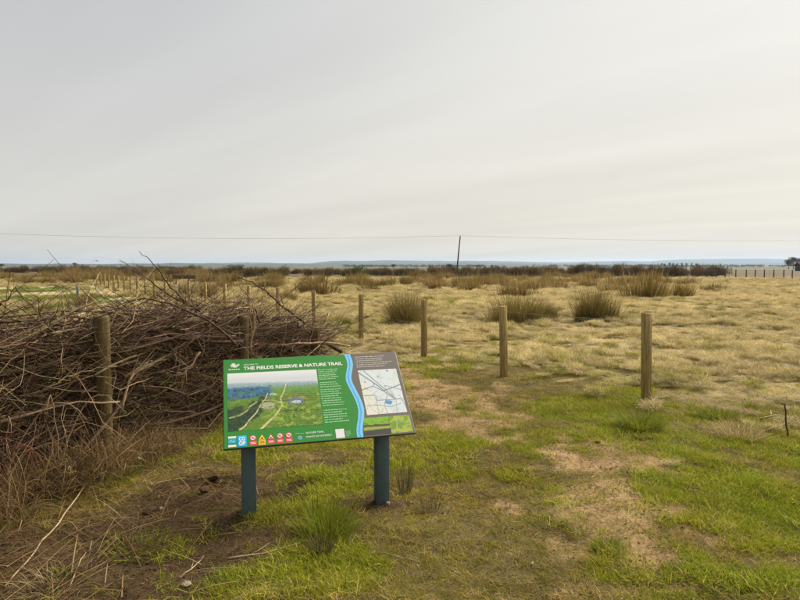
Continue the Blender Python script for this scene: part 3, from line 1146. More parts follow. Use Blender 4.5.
DK = [(0.095, 0.075, 0.045), (0.12, 0.09, 0.05), (0.07, 0.065, 0.032), (0.15, 0.11, 0.065)]
RB = [(0.17, 0.105, 0.06), (0.21, 0.135, 0.075), (0.12, 0.085, 0.05), (0.15, 0.12, 0.06)]
GRN = [(0.075, 0.085, 0.03), (0.095, 0.10, 0.035), (0.06, 0.065, 0.027), (0.12, 0.105, 0.045)]
BUSH = [bush_mesh('bush', 1700, (0.012, 0.028), DK) for _ in range(3)] + [bush_mesh('bush', 1700, (0.012, 0.028), RB) for _ in range(3)] + [bush_mesh('bush', 1700, (0.012, 0.028), GRN) for _ in range(2)]


def bush(px, py, wpx, ytop, me, label, group, Y=None):
    g = G(px, py) if Y is None else np.array([(px - 400) / FPX * Y, Y])
    o = link('hedge_bush', me, None, None, (g[0], g[1], -0.05), (0, 0, random.uniform(-0.4, 0.4)))
    h = at(px, ytop, g[1])[2]
    sx = wpx / FPX * g[1] / 1.9
    o.scale = (sx, sx * 0.8, max(0.5, h) * 1.22)
    tag(o, label, 'bush', group)


bush(352, 277.5, 34, 265.5, BUSH[6], 'dark green round bush left of the far rush row', 'named bushes')
bush(327, 276.5, 18, 267, BUSH[0], 'small dark bush beside the dark green round one', 'named bushes')
bush(378, 276, 26, 266.5, BUSH[3], 'red brown bush right of the dark green round one', 'named bushes')
for i in range(17):
    px = random.uniform(205, 288)
    bush(px, random.uniform(275.5, 278.5), random.uniform(18, 30), random.uniform(265.0, 268.5), BUSH[random.choice((0, 0, 1, 2, 3, 6))],
         'dark scrub bush in the low clump above the stakes', 'scrub clump')
for i in range(46):
    px = 440 + 285 * (i + random.uniform(-0.4, 0.4)) / 46
    wh = 'left of the broad olive rush tuft' if px < 490 else 'behind the broad and the tall dense rush tufts' if px < 615 else 'at its right end near the thin far fence'
    bush(px, random.uniform(275, 278.0), random.uniform(16, 30), random.uniform(264.8, 267.0) - (2.0 if 560 < px < 720 else 0) * random.random(), BUSH[random.choice((0, 1, 2, 0, 1, 3, 4, 5, 2, 7))],
         'dark bare bush in the far hedgerow, ' + wh, 'hedgerow bushes ' + wh)
for i in range(22):
    px = 296 + 150 * (i + random.uniform(-0.4, 0.4)) / 22
    bush(px, random.uniform(273.5, 276), random.uniform(14, 24), random.uniform(267.2, 269.6), BUSH[random.choice((3, 4, 5, 0, 1, 3))],
         'low red brown bush in the strip left of the leaning pole', 'low strip bushes')
for i in range(34):
    px = -30 + 235 * (i + random.uniform(-0.4, 0.4)) / 34
    bush(px, 270, random.uniform(12, 24), random.uniform(264.3, 267), BUSH[random.choice((0, 1, 2, 3, 5, 7))],
         'distant dark bush in the thin hedge line at the left horizon', 'left horizon bushes', Y=random.uniform(120, 190))
for i in range(26):
    px = 60 + 150 * (i + random.uniform(-0.5, 0.5)) / 26
    bush(px, random.uniform(273.0, 276.5), random.uniform(16, 26), random.uniform(266.3, 269.0), BUSH[random.choice((3, 4, 5, 3, 4, 5))],
         'red brown bramble thicket beyond the pale track', 'bramble thickets')


def tree_parts(seed, narrow=1.0):
    r = random.Random(seed)
    b = MB()
    b.tube([(0, 0, -0.02), (0.01, 0, 0.2), (0.0, 0.01, 0.45), (0.02, 0, 0.8)], [0.035, 0.028, 0.02, 0.006], 6)
    for i in range(7):
        a, z = r.uniform(0, 6.28), r.uniform(0.22, 0.5)
        L = r.uniform(0.2, 0.36) * narrow
        b.tube([(0, 0, z), (math.cos(a) * L * 0.5, math.sin(a) * L * 0.5, z + 0.14), (math.cos(a) * L, math.sin(a) * L, z + 0.34)], [0.014, 0.009, 0.003], 4)
    tm = mesh_np('trunk', np.concatenate(b.V), np.concatenate(b.Q), np.concatenate(b.T))
    tm.materials.append(M_POLE)
    n = 1300
    k = rg.integers(0, 9, n)
    ca, cr, cz_ = rg.uniform(0, 6.28, 9), rg.uniform(0.05, 0.26, 9) * narrow, rg.uniform(0.35, 0.82, 9)
    d = rg.normal(0, 1, (n, 3))
    d /= np.linalg.norm(d, axis=1, keepdims=True)
    d *= (rg.uniform(0.3, 1, n) ** 0.5 * 0.17)[:, None]
    base = np.stack([cr[k] * np.cos(ca[k]), cr[k] * np.sin(ca[k]), cz_[k]], 1) + d * np.array([narrow, narrow, 1.1])
    V, Q, T, m = blades(base, np.arctan2(d[:, 1], d[:, 0]), rg.uniform(0, 1.2, n), rg.uniform(0.2, 1.6, n), rg.uniform(0.04, 0.10, n), rg.uniform(0.012, 0.03, n), 2)
    cm = mesh_np('crown', V, Q, T, np.repeat(pick(DK + GRN, n, 0.3), m, 0))
    cm.materials.append(M_BUSH)
    return tm, cm


TREES = [tree_parts(i, 1.15) for i in range(3)] + [tree_parts(9, 0.55)]


def tree(px, ytop, Y, width, kind, label, group):
    root = empty('far_tree', ((px - 400) / FPX * Y, Y, 0), (0, 0, random.uniform(0, 6)))
    h = at(px, ytop, Y)[2]
    tag(root, label, 'tree', group)
    for nm, me in zip(('trunk', 'crown'), TREES[kind]):
        o = link(nm, me, None, root)
        o.scale = (width / 0.9, width / 0.9, h)


tree(393, 263.8, 420, 5.0, 0, 'lone round tree on the horizon left of the leaning pole', 'lone far trees')
tree(75, 262.5, 480, 5.5, 1, 'round tree on the horizon above the marker post', 'lone far trees')
tree(2, 263.5, 380, 5, 2, 'grey tree at the far left edge of the horizon', 'lone far trees')
tree(492, 264.5, 500, 3.6, 0, 'small low tree on the horizon right of the leaning pole', 'lone far trees')
tree(449, 263.5, 150, 2.2, 2, 'thin bare tree just left of the leaning pole', 'lone far trees')
for i in range(9):
    tree(660 + 4.4 * i + random.uniform(-1.2, 1.2), random.uniform(261, 263), random.uniform(900, 960), random.uniform(5, 8), 3, 'tall thin tree in the hazy row at the right horizon', 'hazy tree row')
for px, yt, Y, w in ((788, 258.5, 330, 5.5), (793, 256.5, 340, 7), (799, 257, 350, 7), (808, 256, 345, 8), (818, 258, 350, 7)):
    tree(px, yt, Y, w, random.randrange(3), 'grey tree in the copse behind the shed at the right edge', 'copse at the right edge')


def far_wood():
    ms = []
    for v in range(4):
        n = 260
        d = rg.normal(0, 1, (n, 3))
        d /= np.linalg.norm(d, axis=1, keepdims=True)
        base = d * np.array([0.5, 0.4, 0.42]) * rg.uniform(0.6, 1, (n, 1)) + np.array([0, 0, 0.48])
        base[:, 0] += rg.choice([-0.5, 0, 0.4], n)
        V, Q, T, m = blades(base, rg.uniform(0, 6.28, n), rg.uniform(0, 1.4, n), rg.uniform(0.2, 1.6, n), rg.uniform(0.1, 0.25, n), rg.uniform(0.08, 0.16, n), 2)
        ms.append(mesh_np('wood_clump', V, Q, T, np.repeat(pick(DK + GRN, n, 0.3), m, 0)))
    c = src_coll('wood_clump', ms, M_STRAW_I)
    P, S = [], []
    for Y, cnt, h0, h1 in ((1100, 260, 1.8, 4.0), (1600, 420, 2.5, 6.0), (2200, 560, 4, 9), (3000, 560, 5, 12)):
        x = rg.uniform(-0.9, 0.9, cnt) * Y
        dn = fbm(x, x * 0 + Y, 111, Y * 0.12, 3)
        k = dn > 0.46
        x = x[k]
        P.append(np.stack([x, Y + rg.uniform(-60, 60, len(x)), np.full(len(x), -0.4)], 1))
        h = rg.uniform(h0, h1, len(x))
        S.append(np.stack([h * rg.uniform(0.9, 1.8, len(x)), h, h], 1))
    P, S = np.concatenate(P), np.concatenate(S)
    scatter('distant_woodland', c, 4, P, rg.uniform(-0.3, 0.3, len(P)), S, np.ones((len(P), 3)), 'faint blue grey woodland strips along the far horizon', 'woodland', 0.02)


far_wood()


# ------------------------------------------------------------------ leaning pole, overhead wires, far shed, rail, marker post
def build_lines():
    base = np.array([(456.6 - 400) / FPX * 130, 130, 0.0])
    top = at(460.2, 236.5, 130)

    def pole(b0, t0, label):
        root = empty('telegraph_pole', tuple(b0))
        tag(root, label, 'pole', 'telegraph poles')
        d = t0 - b0
        b = MB()
        b.tube([d * -0.05, d * 0.3, d * 0.7, d * 1.0], [0.17, 0.16, 0.135, 0.12], 8)
        b.build('shaft', M_POLE, root, smooth=True)
        b = MB()
        b.box((-0.10, -0.45, -0.06), (0.10, 0.45, 0.06), bev=0.01)
        b.build('cross_arm', M_POLE, root, loc=tuple(d - np.array([0, 0, 0.30])))
        b = MB()
        b.tube([(0, 0, 0), (0, 0, 0.1), (0, 0, 0.22)], [0.05, 0.09, 0.05], 8)
        b.build('insulator', M_POLE, root, loc=tuple(d - np.array([0, 0.0, 0.02])))
        return t0 + np.array([0, 0, 0.18])
    c = pole(base, top, 'dark leaning telegraph pole rising behind the hedgerow')
    lp = np.array([-112.0, 112, 0])
    l_ = pole(lp, lp + np.array([0.3, 0, 9.2]), 'upright telegraph pole beyond the left edge of the picture')
    rp = np.array([132.0, 149, 0])
    r_ = pole(rp, rp + np.array([-0.2, 0, 8.25]), 'upright telegraph pole beyond the right edge of the picture')
    for a, b_, sag, lb in ((l_, c, 1.5, 'thin overhead wire crossing the sky left of the leaning pole'), (c, r_, 0.85, 'thin overhead wire crossing the sky right of the leaning pole')):
        P = [a * (1 - t) + b_ * t - np.array([0, 0, 4 * sag * t * (1 - t)]) for t in np.linspace(0, 1, 40)]
        b = MB()
        b.tube(P, np.full(40, 0.016), 4)
        tag(b.build('overhead_wire', M_LINE), lb, 'wire')


build_lines()


def build_shed():
    p = at(803, 271, 190)
    root = empty('field_shed', (p[0], p[1], 0))
    tag(root, 'small dark shed at the right edge of the far field', 'shed')
    w, d, h, rz = 3.6, 2.4, 1.7, 2.7
    b = MB()
    b.box((-w / 2, -d / 2, -0.1), (w / 2, d / 2, h))
    b.build('wall', mat_noise('dark_boards', (0.04, 0.03, 0.025), (0.075, 0.055, 0.045), 6, 0.9, 0.3, (8, 8, 0.5)), root)
    b = MB()
    e = 0.25
    V = [(-w / 2 - e, -d / 2 - e, h - 0.05), (w / 2 + e, -d / 2 - e, h - 0.05), (w / 2 + e, 0, rz), (-w / 2 - e, 0, rz), (w / 2 + e, d / 2 + e, h - 0.05), (-w / 2 - e, d / 2 + e, h - 0.05)]
    V = V + [(x, y, z + 0.08) for x, y, z in V]
    Q = [(6, 7, 8, 9), (9, 8, 10, 11), (0, 3, 2, 1), (3, 5, 4, 2), (0, 1, 7, 6), (5, 11, 10, 4), (1, 2, 8, 7), (2, 4, 10, 8), (0, 6, 9, 3), (3, 9, 11, 5)]
    b.add(V, Q)
    b.build('roof', mat_noise('rust_roof', (0.10, 0.05, 0.04), (0.15, 0.08, 0.06), 5, 0.8, 0.2), root)
    b = MB()
    b.box((-0.45, -d / 2 - 0.04, 0), (0.45, -d / 2 - 0.003, 1.5))
    b.build('door', M_POLE, root)


build_shed()


def build_rail():
    Y = 47
    p = at(184, 282, Y)
    root = empty('timber_rail', (p[0], Y, 0))
    tag(root, 'low dark timber rail on short posts behind the rushes', 'rail')
    z0, z1 = at(184, 279.0, Y)[2], at(184, 275.2, Y)[2]
    for k in range(2):
        b = MB()
        zz = z0 + (z1 - z0) * (0.05 + 0.5 * k)
        b.box((-0.9, -0.04, zz), (0.9, 0.04, zz + (z1 - z0) * 0.42), bev=0.008)
        b.build('board', M_POLE, root)
    for x in (-0.6, 0.35):
        b = MB()
        b.box((x - 0.06, 0.043, -0.2), (x + 0.06, 0.15, z1 + (0.08 if x > 0 else 0.02)), bev=0.008)
        b.build('post', M_POLE, root)


build_rail()


def build_marker():
    g = G(78, 298)
    root = empty('marker_post', (g[0], g[1], 0))
    tag(root, 'short dark marker post with pale cap beside the pale track', 'post')
    h = at(78, 285.5, g[1])[2]
    b = MB()
    b.box((-0.05, -0.05, -0.2), (0.05, 0.05, h - 0.06), bev=0.008)
    b.build('shaft', M_LEG, root)
    b = MB()
    b.box((-0.053, -0.053, h - 0.06), (0.053, 0.053, h), bev=0.008)
    b.build('cap', mat_plain('pale_cap', (0.45, 0.45, 0.42)), root)


build_marker()


# ------------------------------------------------------------------ dead hedge of branches between stakes
def branch_mesh(r, L, r0, r1, ntw, name='branch', bend=0.08):
    k = 9
    t = np.linspace(0, 1, k)
    P = np.zeros((k, 3))
    P[:, 0] = (t - 0.5) * L
    for ax, amp in ((1, bend), (2, bend)):
        P[:, ax] = amp * L * (r.uniform(-1, 1) * np.sin(t * PI) + 0.5 * r.uniform(-1, 1) * np.sin(t * 2 * PI + r.uniform(0, 3)) + 0.22 * np.array([r.uniform(-1, 1) for _ in range(k)]))
    R = r0 + (r1 - r0) * t
    b = MB()
    b.tube(P, R, 6)
    tp, tr = [], []
    for _ in range(ntw):
        i = r.uniform(0.15, 0.98)
        p0 = np.array([np.interp(i, t, P[:, a]) for a in range(3)])
        an = r.uniform(0, 2 * PI)
        sp = r.uniform(0.35, 1.0)
        d = np.array([math.cos(sp), math.sin(sp) * math.cos(an), math.sin(sp) * math.sin(an)])
        l_ = r.uniform(0.15, 0.55)
        q = [p0]
        for s in range(3):
            d = d + np.array([r.uniform(-0.25, 0.25) for _ in range(3)])
            q.append(q[-1] + d / np.linalg.norm(d) * l_ / 3)
        tp.append(q)
        rr = max(0.0016, np.interp(i, t, R) * r.uniform(0.25, 0.5))
        tr.append([rr, rr * 0.8, rr * 0.6, rr * 0.3])
    if tp:
        V, Q, T = tubes(np.array(tp), np.array(tr), 4)
        b.add(V, Q)
    return mesh_np(name, np.concatenate(b.V), np.concatenate(b.Q), np.concatenate(b.T), smooth=True)


def htop(s):
    return np.interp(s, [-4, -0.5, 0.4, 1.8, 2.6, 3.2, 3.8], [1.15, 1.08, 1.10, 1.08, 0.92, 0.74, 0.45])


def build_dead_hedge():
    r = random.Random(8)
    root = empty('dead_hedge', (H0[0], H0[1], 0))
    tag(root, 'tangled dead hedge of cut branches piled between round stakes', 'dead hedge')
    O = np.array([H0[0], H0[1], 0])
    # stakes
    for px, ytop, Y, dia, hh in ((101, 316, 4.6, 0.125, None), (243, 316, 6.2, 0.12, None), (315.5, 327.5, 7.4, 0.12, None), (-195, 0, 3.1, 0.125, 1.2)):
        p = at(px, ytop if hh is None else 300, Y)
        zt = p[2] if hh is None else hh
        b = MB()
        lean = (r.uniform(-0.02, 0.02), r.uniform(-0.02, 0.02))
        P = [(lean[0] * (1 - z), lean[1] * (1 - z), z * zt) for z in (-0.25, 0.0, 0.3, 0.6, 0.95, 0.985, 1.0)]
        R = np.array([1, 1, 1.01, 0.98, 0.97, 0.95, 0.88]) * dia / 2
        b.tube(P, R, 14)
        b.build('stake', M_STAKE, root, smooth=False, loc=(p[0] - O[0], p[1] - O[1], 0))
    # branches
    protos = [branch_mesh(r, r.uniform(1.0, 2.4), r.uniform(0.005, 0.0105), r.uniform(0.0018, 0.004), r.randint(8, 15)) for _ in range(26)]
    protos += [branch_mesh(r, r.uniform(1.2, 2.6), r.uniform(0.012, 0.019), r.uniform(0.006, 0.010), r.randint(3, 7), bend=0.05) for _ in range(6)]
    hyaw = math.atan2(HD[1], HD[0])
    byk = {}
    for i in range(268):
        m_ = i % 32
        mi = r.choices((0, 1, 2, 3), (0.42, 0.36, 0.12, 0.10))[0]
        if m_ >= 26 and mi == 3:
            mi = 1
        if m_ >= 26 and i % 2:
            m_ -= 14
        key = (m_, mi)
        if key not in byk:
            me = protos[m_].copy()
            me.name = 'branch'
            me.materials.append(BARK[mi])
            byk[key] = me
        s = r.uniform(-3.2, 3.35) if m_ < 26 else r.uniform(-0.3, 3.0)
        top = float(htop(s))
        z = top * (1 - r.random() ** 1.7 * 0.95)
        wdt = 0.5 + 0.35 * (1 - z / 1.2)
        c = 0.10 + r.random() ** 1.3 * wdt - (0.16 if r.random() < 0.22 else 0)
        p = H0 + HD * s + HL * c
        o = link('branch', byk[key], None, root, (p[0] - O[0], p[1] - O[1], max(0.04, z)),
                 (r.uniform(0, 6.28), r.gauss(0, 0.16), hyaw + r.gauss(0, 0.26) + (PI if r.random() < 0.5 else 0)))
    # individually placed branches that stand clear of the pile
    hero = [([(342, 352, 7.6), (312, 336, 7.5), (292, 322, 7.4), (272, 317, 7.3), (258, 317, 7.2)], 0.028, 0.012, 0),
            ([(306, 324, 7.2), (292, 313, 7.1), (280, 305, 7.0), (265, 290, 6.9), (252, 282, 6.8), (238, 278, 6.7)], 0.014, 0.005, 0),
            ([(232, 328, 5.9), (206, 316, 5.8), (186, 303, 5.7), (170, 288, 5.6), (160, 272, 5.5), (150, 260, 5.4), (139, 251, 5.3)], 0.012, 0.002, 0),
            ([(190, 306, 5.7), (170, 297, 5.6), (150, 281, 5.5), (135, 268, 5.4), (119, 261, 5.3)], 0.009, 0.002, 1),
            ([(236, 345, 5.6), (212, 322, 5.5), (190, 312, 5.4), (160, 300, 5.3), (135, 299, 5.2), (112, 308, 5.1)], 0.013, 0.004, 1),
            ([(-10, 349, 4.1), (22, 343, 4.3), (46, 334, 4.5), (60, 321, 4.6), (70, 304, 4.7)], 0.018, 0.006, 1),
            ([(-20, 322, 4.0), (20, 322, 4.2), (45, 319, 4.4), (85, 317, 4.7), (150, 322, 5.2)], 0.015, 0.007, 0),
            ([(10, 345, 4.1), (40, 330, 4.3), (62, 318, 4.5), (100, 300, 4.9)], 0.020, 0.008, 2),
            ([(0, 306, 4.4), (10, 296, 4.4), (17, 286, 4.4)], 0.006, 0.002, 1),
            ([(15, 287, 4.5), (30, 305, 4.5), (42, 318, 4.5), (48, 330, 4.5)], 0.006, 0.003, 1),
            ([(260, 322, 6.0), (254, 306, 5.9), (252, 298, 5.9), (240, 288, 5.8)], 0.010, 0.003, 0),
            ([(251, 352, 5.75), (253, 335, 5.75), (255, 318, 5.75), (253, 304, 5.75), (248, 295, 5.75)], 0.012, 0.006, 3),
            ([(122, 412, 4.35), (128, 385, 4.4), (134, 371, 4.45), (145, 364, 4.5), (152, 361, 4.5)], 0.010, 0.005, 3),
            ([(40, 392, 4.1), (65, 378, 4.2), (90, 370, 4.35), (117, 366, 4.45)], 0.006, 0.003, 3),
            ([(200, 352, 5.2), (190, 368, 5.15), (182, 374, 5.1), (175, 376, 5.1)], 0.008, 0.004, 3),
            ([(258, 345, 6.6), (300, 344, 7.0), (330, 343, 7.4), (350, 346, 7.6)], 0.018, 0.012, 3),
            ([(318, 352, 7.3), (325, 340, 7.3), (338, 334, 7.3), (352, 325, 7.4)], 0.008, 0.003, 0),
            ([(-10, 372, 3.95), (30, 371, 4.2), (62, 361, 4.4), (100, 350, 4.7), (150, 346, 5.0)], 0.024, 0.012, 2),
            ([(-10, 340, 4.0), (30, 338, 4.3), (90, 342, 4.7), (180, 338, 5.4), (235, 336, 5.9)], 0.022, 0.012, 1)]
    for pts, r0, r1, mi in hero:
        P = np.array([at(*p) for p in pts])
        k = len(P)
        tt = np.linspace(0, k - 1, k * 3 - 2)
        # smooth the polyline
        Q = np.stack([np.interp(tt, range(k), P[:, a]) for a in range(3)], 1)
        Q[1:-1] = (Q[:-2] + 2 * Q[1:-1] + Q[2:]) / 4
        Q[1:-1] += rg.normal(0, 0.006, Q[1:-1].shape)
        b = MB()
        R = np.linspace(r0, r1, len(Q))
        b.tube(Q - O, R, 6)
        tp, tr = [], []
        for _ in range(3 + len(Q) // 2):
            i = r.randrange(len(Q) // 4, len(Q) - 1)
            d = (Q[i + 1] - Q[i]) / np.linalg.norm(Q[i + 1] - Q[i]) + np.array([r.uniform(-0.8, 0.8) for _ in range(3)]) + np.array([0, 0, 0.1])
            l_ = r.uniform(0.08, 0.28) * (0.5 if i > len(Q) * 0.6 else 1)
            q = [Q[i] - O]
            for s in range(3):
                d = d + np.array([r.uniform(-0.25, 0.25) for _ in range(3)])
                q.append(q[-1] + d / np.linalg.norm(d) * l_ / 3)
            rr = max(0.0015, R[i] * 0.4)
            tp.append(q)
            tr.append([rr, rr * 0.8, rr * 0.6, rr * 0.3])
        V, Qd, _ = tubes(np.array(tp), np.array(tr), 4)
        b.add(V, Qd)
        b.build('branch', BARK[mi], root, smooth=True)
    # the rest of the pile: fine twigs nobody could count
    n = 14000
    s = rg.uniform(-3.3, 3.5, n)
    top = htop(s)
    z = top * (1 - rg.uniform(0, 1, n) ** 1.4 * 0.97)
    c = 0.02 + rg.uniform(0, 1, n) * (0.55 + 0.4 * (1 - z / 1.2))
    wiry = rg.uniform(0, 1, n) < 0.08
    z = np.where(wiry, top * rg.uniform(0.9, 1.1, n), z)
    P0 = np.concatenate([H0 + s[:, None] * HD + c[:, None] * HL, z[:, None]], 1) - O
    yaw = hyaw + rg.normal(0, 0.5, n) + PI * rg.integers(0, 2, n)
    el = rg.normal(0.0, 0.32, n) + np.where(wiry, 0.22, 0)
    L = rg.uniform(0.25, 0.9, n)
    K = 5
    P = [P0]
    for i in range(K - 1):
        yaw = yaw + rg.normal(0, 0.28, n)
        el = np.clip(el + rg.normal(0, 0.22, n), -1.0, 0.75)
        P.append(P[-1] + (L / (K - 1))[:, None] * np.stack([np.cos(yaw) * np.cos(el), np.sin(yaw) * np.cos(el), np.sin(el)], 1))
    P = np.stack(P, 1)
    P[:, :, 2] = np.maximum(P[:, :, 2], 0.02)
    R = (0.0012 + 0.0034 * rg.uniform(0, 1, n) ** 1.8)[:, None] * np.linspace(1, 0.35, K)
    V, Q, _ = tubes(P, R, 4)
    C = np.repeat(pick([lin(66, 50, 39), lin(90, 66, 52), lin(82, 68, 52), lin(116, 94, 74), lin(54, 41, 34), lin(50, 40, 34), lin(165, 142, 112)], n, 0.25), K * 4, 0)
    o = link('twig_mass', mesh_np('twig_mass', V, Q, C=C), M_TWIG, root)
    o['kind'] = 'stuff'
    # withered leaves caught in the pile
    n = 1500
    i = rg.integers(0, len(P), n)
    base = P[i, rg.integers(1, K, n)]
    V, Q, T, m = blades(base, rg.uniform(0, 6.28, n), rg.uniform(0.6, 2.4, n), rg.uniform(1.0, 3.0, n), rg.uniform(0.02, 0.05, n), rg.uniform(0.01, 0.026, n), 2)
    C = np.repeat(pick([(0.10, 0.06, 0.035), (0.16, 0.10, 0.055), (0.06, 0.04, 0.025), (0.22, 0.16, 0.09)], n, 0.25), m, 0)
    o = link('withered_leaves', mesh_np('withered_leaves', V, Q, T, C), M_TWIG, root)
    o['kind'] = 'stuff'


build_dead_hedge()


def build_brambles():
    """arching red stems at the left end of the hedge"""
    r = random.Random(4)
    spots = [(-2.62, 3.85, 'red stemmed bramble arching over the left end of the dead hedge'), (-2.42, 4.12, 'thin bramble before the first stake with drooping brown stems'),
             (-2.85, 3.45, 'dense bramble at the lower left edge of the picture')]
    for i, (x, y, lb) in enumerate(spots):
        root = empty('bramble', (x, y, float(gz(x, y))))
        tag(root, lb, 'bramble')
        for k in range((9, 6, 14)[i]):
            a = r.uniform(0, 6.28)
            L = r.uniform(0.6, 1.3)
            h = r.uniform(0.4, 0.9) * (0.8 if i == 1 else 1)
            rd = r.uniform(0.1, 0.5)
            P = []
            for t in np.linspace(0, 1, 10):
                P.append((math.cos(a) * rd * t * 1.4 + r.uniform(-0.012, 0.012) + 0.05 * math.cos(k), math.sin(a) * rd * t + r.uniform(-0.012, 0.012) + 0.05 * math.sin(k), max(0.01, h * 4 * (t * 0.72) * (1 - t * 0.72)) if k % 3 else h * 1.0 * t ** 0.8))
            b = MB()
            b.tube(P, np.linspace(0.005, 0.0018, 10), 5)
            b.build('stem', M_REDSTEM if r.random() < (0.75, 0.2, 0.5)[i] else BARK[r.choice((1, 3))], root, smooth=True)


build_brambles()


# ------------------------------------------------------------------ information board
def build_board():
    W, H = 1.19, 0.677
    yaw, tilt = 0.2585, 0.7424
    root = empty('information_board', (-0.538, 3.83, 0), (0, 0, yaw))
    tag(root, 'tilted green and grey nature trail information board on two posts', 'sign')
    Mr = Matrix.Translation((-0.538, 3.83, 0)) @ Matrix.Rotation(yaw, 4, 'Z')
    Mp = Matrix.Translation((-0.5382, 3.8945, 0.7513)) @ Matrix.Rotation(yaw, 4, 'Z') @ Matrix.Rotation(tilt, 4, 'X') @ Matrix.Rotation(0.0135, 4, 'Z')
    loc = Mr.inverted() @ Mp
    b = MB()
    b.box((-W / 2, -H / 2, -0.018), (W / 2, H / 2, 0), bev=0.002)
    panel = b.build('panel', mat_plain('board_edge', lin(78, 76, 74), 0.45), root)
    panel.matrix_local = loc
    # posts, cut to the slope of the panel
    for sx in (-1, 1):
        b = MB()
        w = 0.045
        b.box((sx * 0.43 - w, -w, -0.35), (sx * 0.43 + w, w, 1.0), bev=0.005)
        V = b.V[0]
        inv = loc.inverted()
        for v in V:
            if v[2] > 0.5:
                # top follows the underside of the panel
                lx, ly = v[0], v[1]
                zz = 0.4
                for _ in range(30):
                    p = inv @ Vector((lx, ly, zz))
                    zz += (-0.0195 - p.z) * 0.9
                v[2] = zz - (0.004 if v[2] < 0.998 else 0)
        b.build('leg', M_LEG, root)
    for sx in (-1, 1):
        b = MB()
        b.box((sx * 0.43 - 0.05, -0.24, -0.036), (sx * 0.43 + 0.05, 0.20, -0.0185), bev=0.002)
        o = b.build('bracket', M_LEG, root)
        o.matrix_local = loc

    white = mat_plain('print_white', (0.62, 0.64, 0.60), 0.4)
    green = mat_plain('print_green', lin(46, 120, 46), 0.38)
    grey = mat_plain('print_grey', lin(98, 91, 85), 0.38)
    blue1 = mat_plain('print_light_blue', lin(112, 180, 222), 0.4)
    blue2 = mat_plain('print_blue', lin(60, 140, 205), 0.4)
    cyan = mat_plain('print_cyan', lin(20, 160, 215), 0.4)
    red = mat_plain('print_red', lin(200, 60, 62), 0.4)
    yel = mat_plain('print_yellow', lin(226, 178, 40), 0.4)
    blk = mat_plain('print_dark', (0.03, 0.03, 0.03), 0.4)
    pale = mat_plain('print_pale_green', lin(165, 210, 165), 0.4)
    gpale = mat_plain('print_pale_grey', lin(190, 184, 178), 0.4)
    sqr = mat_plain('print_code_square', lin(205, 200, 205), 0.4)

    def uv(u, v, z):
        return ((u - 0.5) * W, (v - 0.5) * H, z)

    def poly(name, pts, lay, mat, extra=None):
        """flat printed shapes; pts is a list of polygons (convex) in board fractions"""
        b = MB()
        for p in pts:
            V = [uv(u, v, 0.0004 * lay) for u, v in p]
            T = [(0, i, i + 1) for i in range(1, len(V) - 1)]
            b.add(V, None, T)
        return b.build(name, mat, panel)

    def rect(u0, v0, u1, v1):
        return [(u0, v0), (u1, v0), (u1, v1), (u0, v1)]

    def disc(u, v, r, n=18):
        return [(u + r * math.cos(i / n * 2 * PI), v + r * W / H * math.sin(i / n * 2 * PI)) for i in range(n)]

    def text(name, s, u, v, hgt, width, lay, mat, bold=0.0):
        cu = bpy.data.curves.new(name, 'FONT')
        cu.body = s
        cu.size = 1.0
        cu.offset = bold
        ob = bpy.data.objects.new(name, cu)
        col.objects.link(ob)
        dg = bpy.context.evaluated_depsgraph_get()
        me = bpy.data.meshes.new_from_object(ob.evaluated_get(dg))
        bpy.data.objects.remove(ob)
        bpy.data.curves.remove(cu)
        V = np.zeros(len(me.vertices) * 3, np.float32)
        me.vertices.foreach_get('co', V)
        V = V.reshape(-1, 3)
        mn, mxx = V.min(0), V.max(0)
        V[:, 0] = (V[:, 0] - mn[0]) / (mxx[0] - mn[0]) * width * W
        V[:, 1] = (V[:, 1] - mn[1]) / (mxx[1] - mn[1]) * hgt * H
        x0, y0, _ = uv(u, v, 0)
        V += np.array([x0, y0, 0])
        V[:, 2] = 0.0004 * lay
        me.vertices.foreach_set('co', V.ravel().astype(np.float32))
        me.materials.clear()
        me.name = name
        return link(name, me, mat, panel)

    # river band outline splits the green and the grey fields
    bc = [(1.0, .702), (.93, .710), (.858, .712), (.79, .701), (.727, .690), (.652, .685), (.558, .699), (.446, .716), (.37, .724), (.302, .726), (.2, .715), (.101, .697), (.05, .694), (0, .694)]
    vv = np.linspace(0, 1, 41)
    uu = np.interp(vv, [p[0] for p in bc][::-1], [p[1] for p in bc][::-1])
    uu[1:-1] = (uu[:-2] + 2 * uu[1:-1] + uu[2:]) / 4
    e = 0.004
    poly('green_field', [[(e, max(e, a)), (u0, max(e, a)), (u1, min(1 - e, b_)), (e, min(1 - e, b_))] for a, b_, u0, u1 in zip(vv[:-1], vv[1:], uu[:-1], uu[1:])], 1, green)
    poly('grey_field', [[(u0, max(e, a)), (1 - e, max(e, a)), (1 - e, min(1 - e, b_)), (u1, min(1 - e, b_))] for a, b_, u0, u1 in zip(vv[:-1], vv[1:], uu[:-1], uu[1:])], 1, grey)
    hw = 0.0165
    poly('river_band', [[(u0 - hw, max(e, a)), (u0 + hw, max(e, a)), (u1 + hw, min(1 - e, b_)), (u1 - hw, min(1 - e, b_))] for a, b_, u0, u1 in zip(vv[:-1], vv[1:], uu[:-1], uu[1:])], 2, blue1)
    # small blue marks running down the band
    rr = random.Random(2)
    pr = []
    for k in range(60):
        v0 = 0.01 + k * 0.0163
        u0 = float(np.interp(v0, vv, uu)) - 0.002 + rr.uniform(-0.002, 0.002)
        pr.append(rect(u0 - 0.004, v0, u0 + 0.004, v0 + 0.010))
    poly('river_lettering', pr, 3, blue2)
    # heading
    text('heading_lettering', 'THE FIELDS RESERVE & NATURE TRAIL', 0.110, 0.858, 0.042, 0.556, 3, white, 0.034)
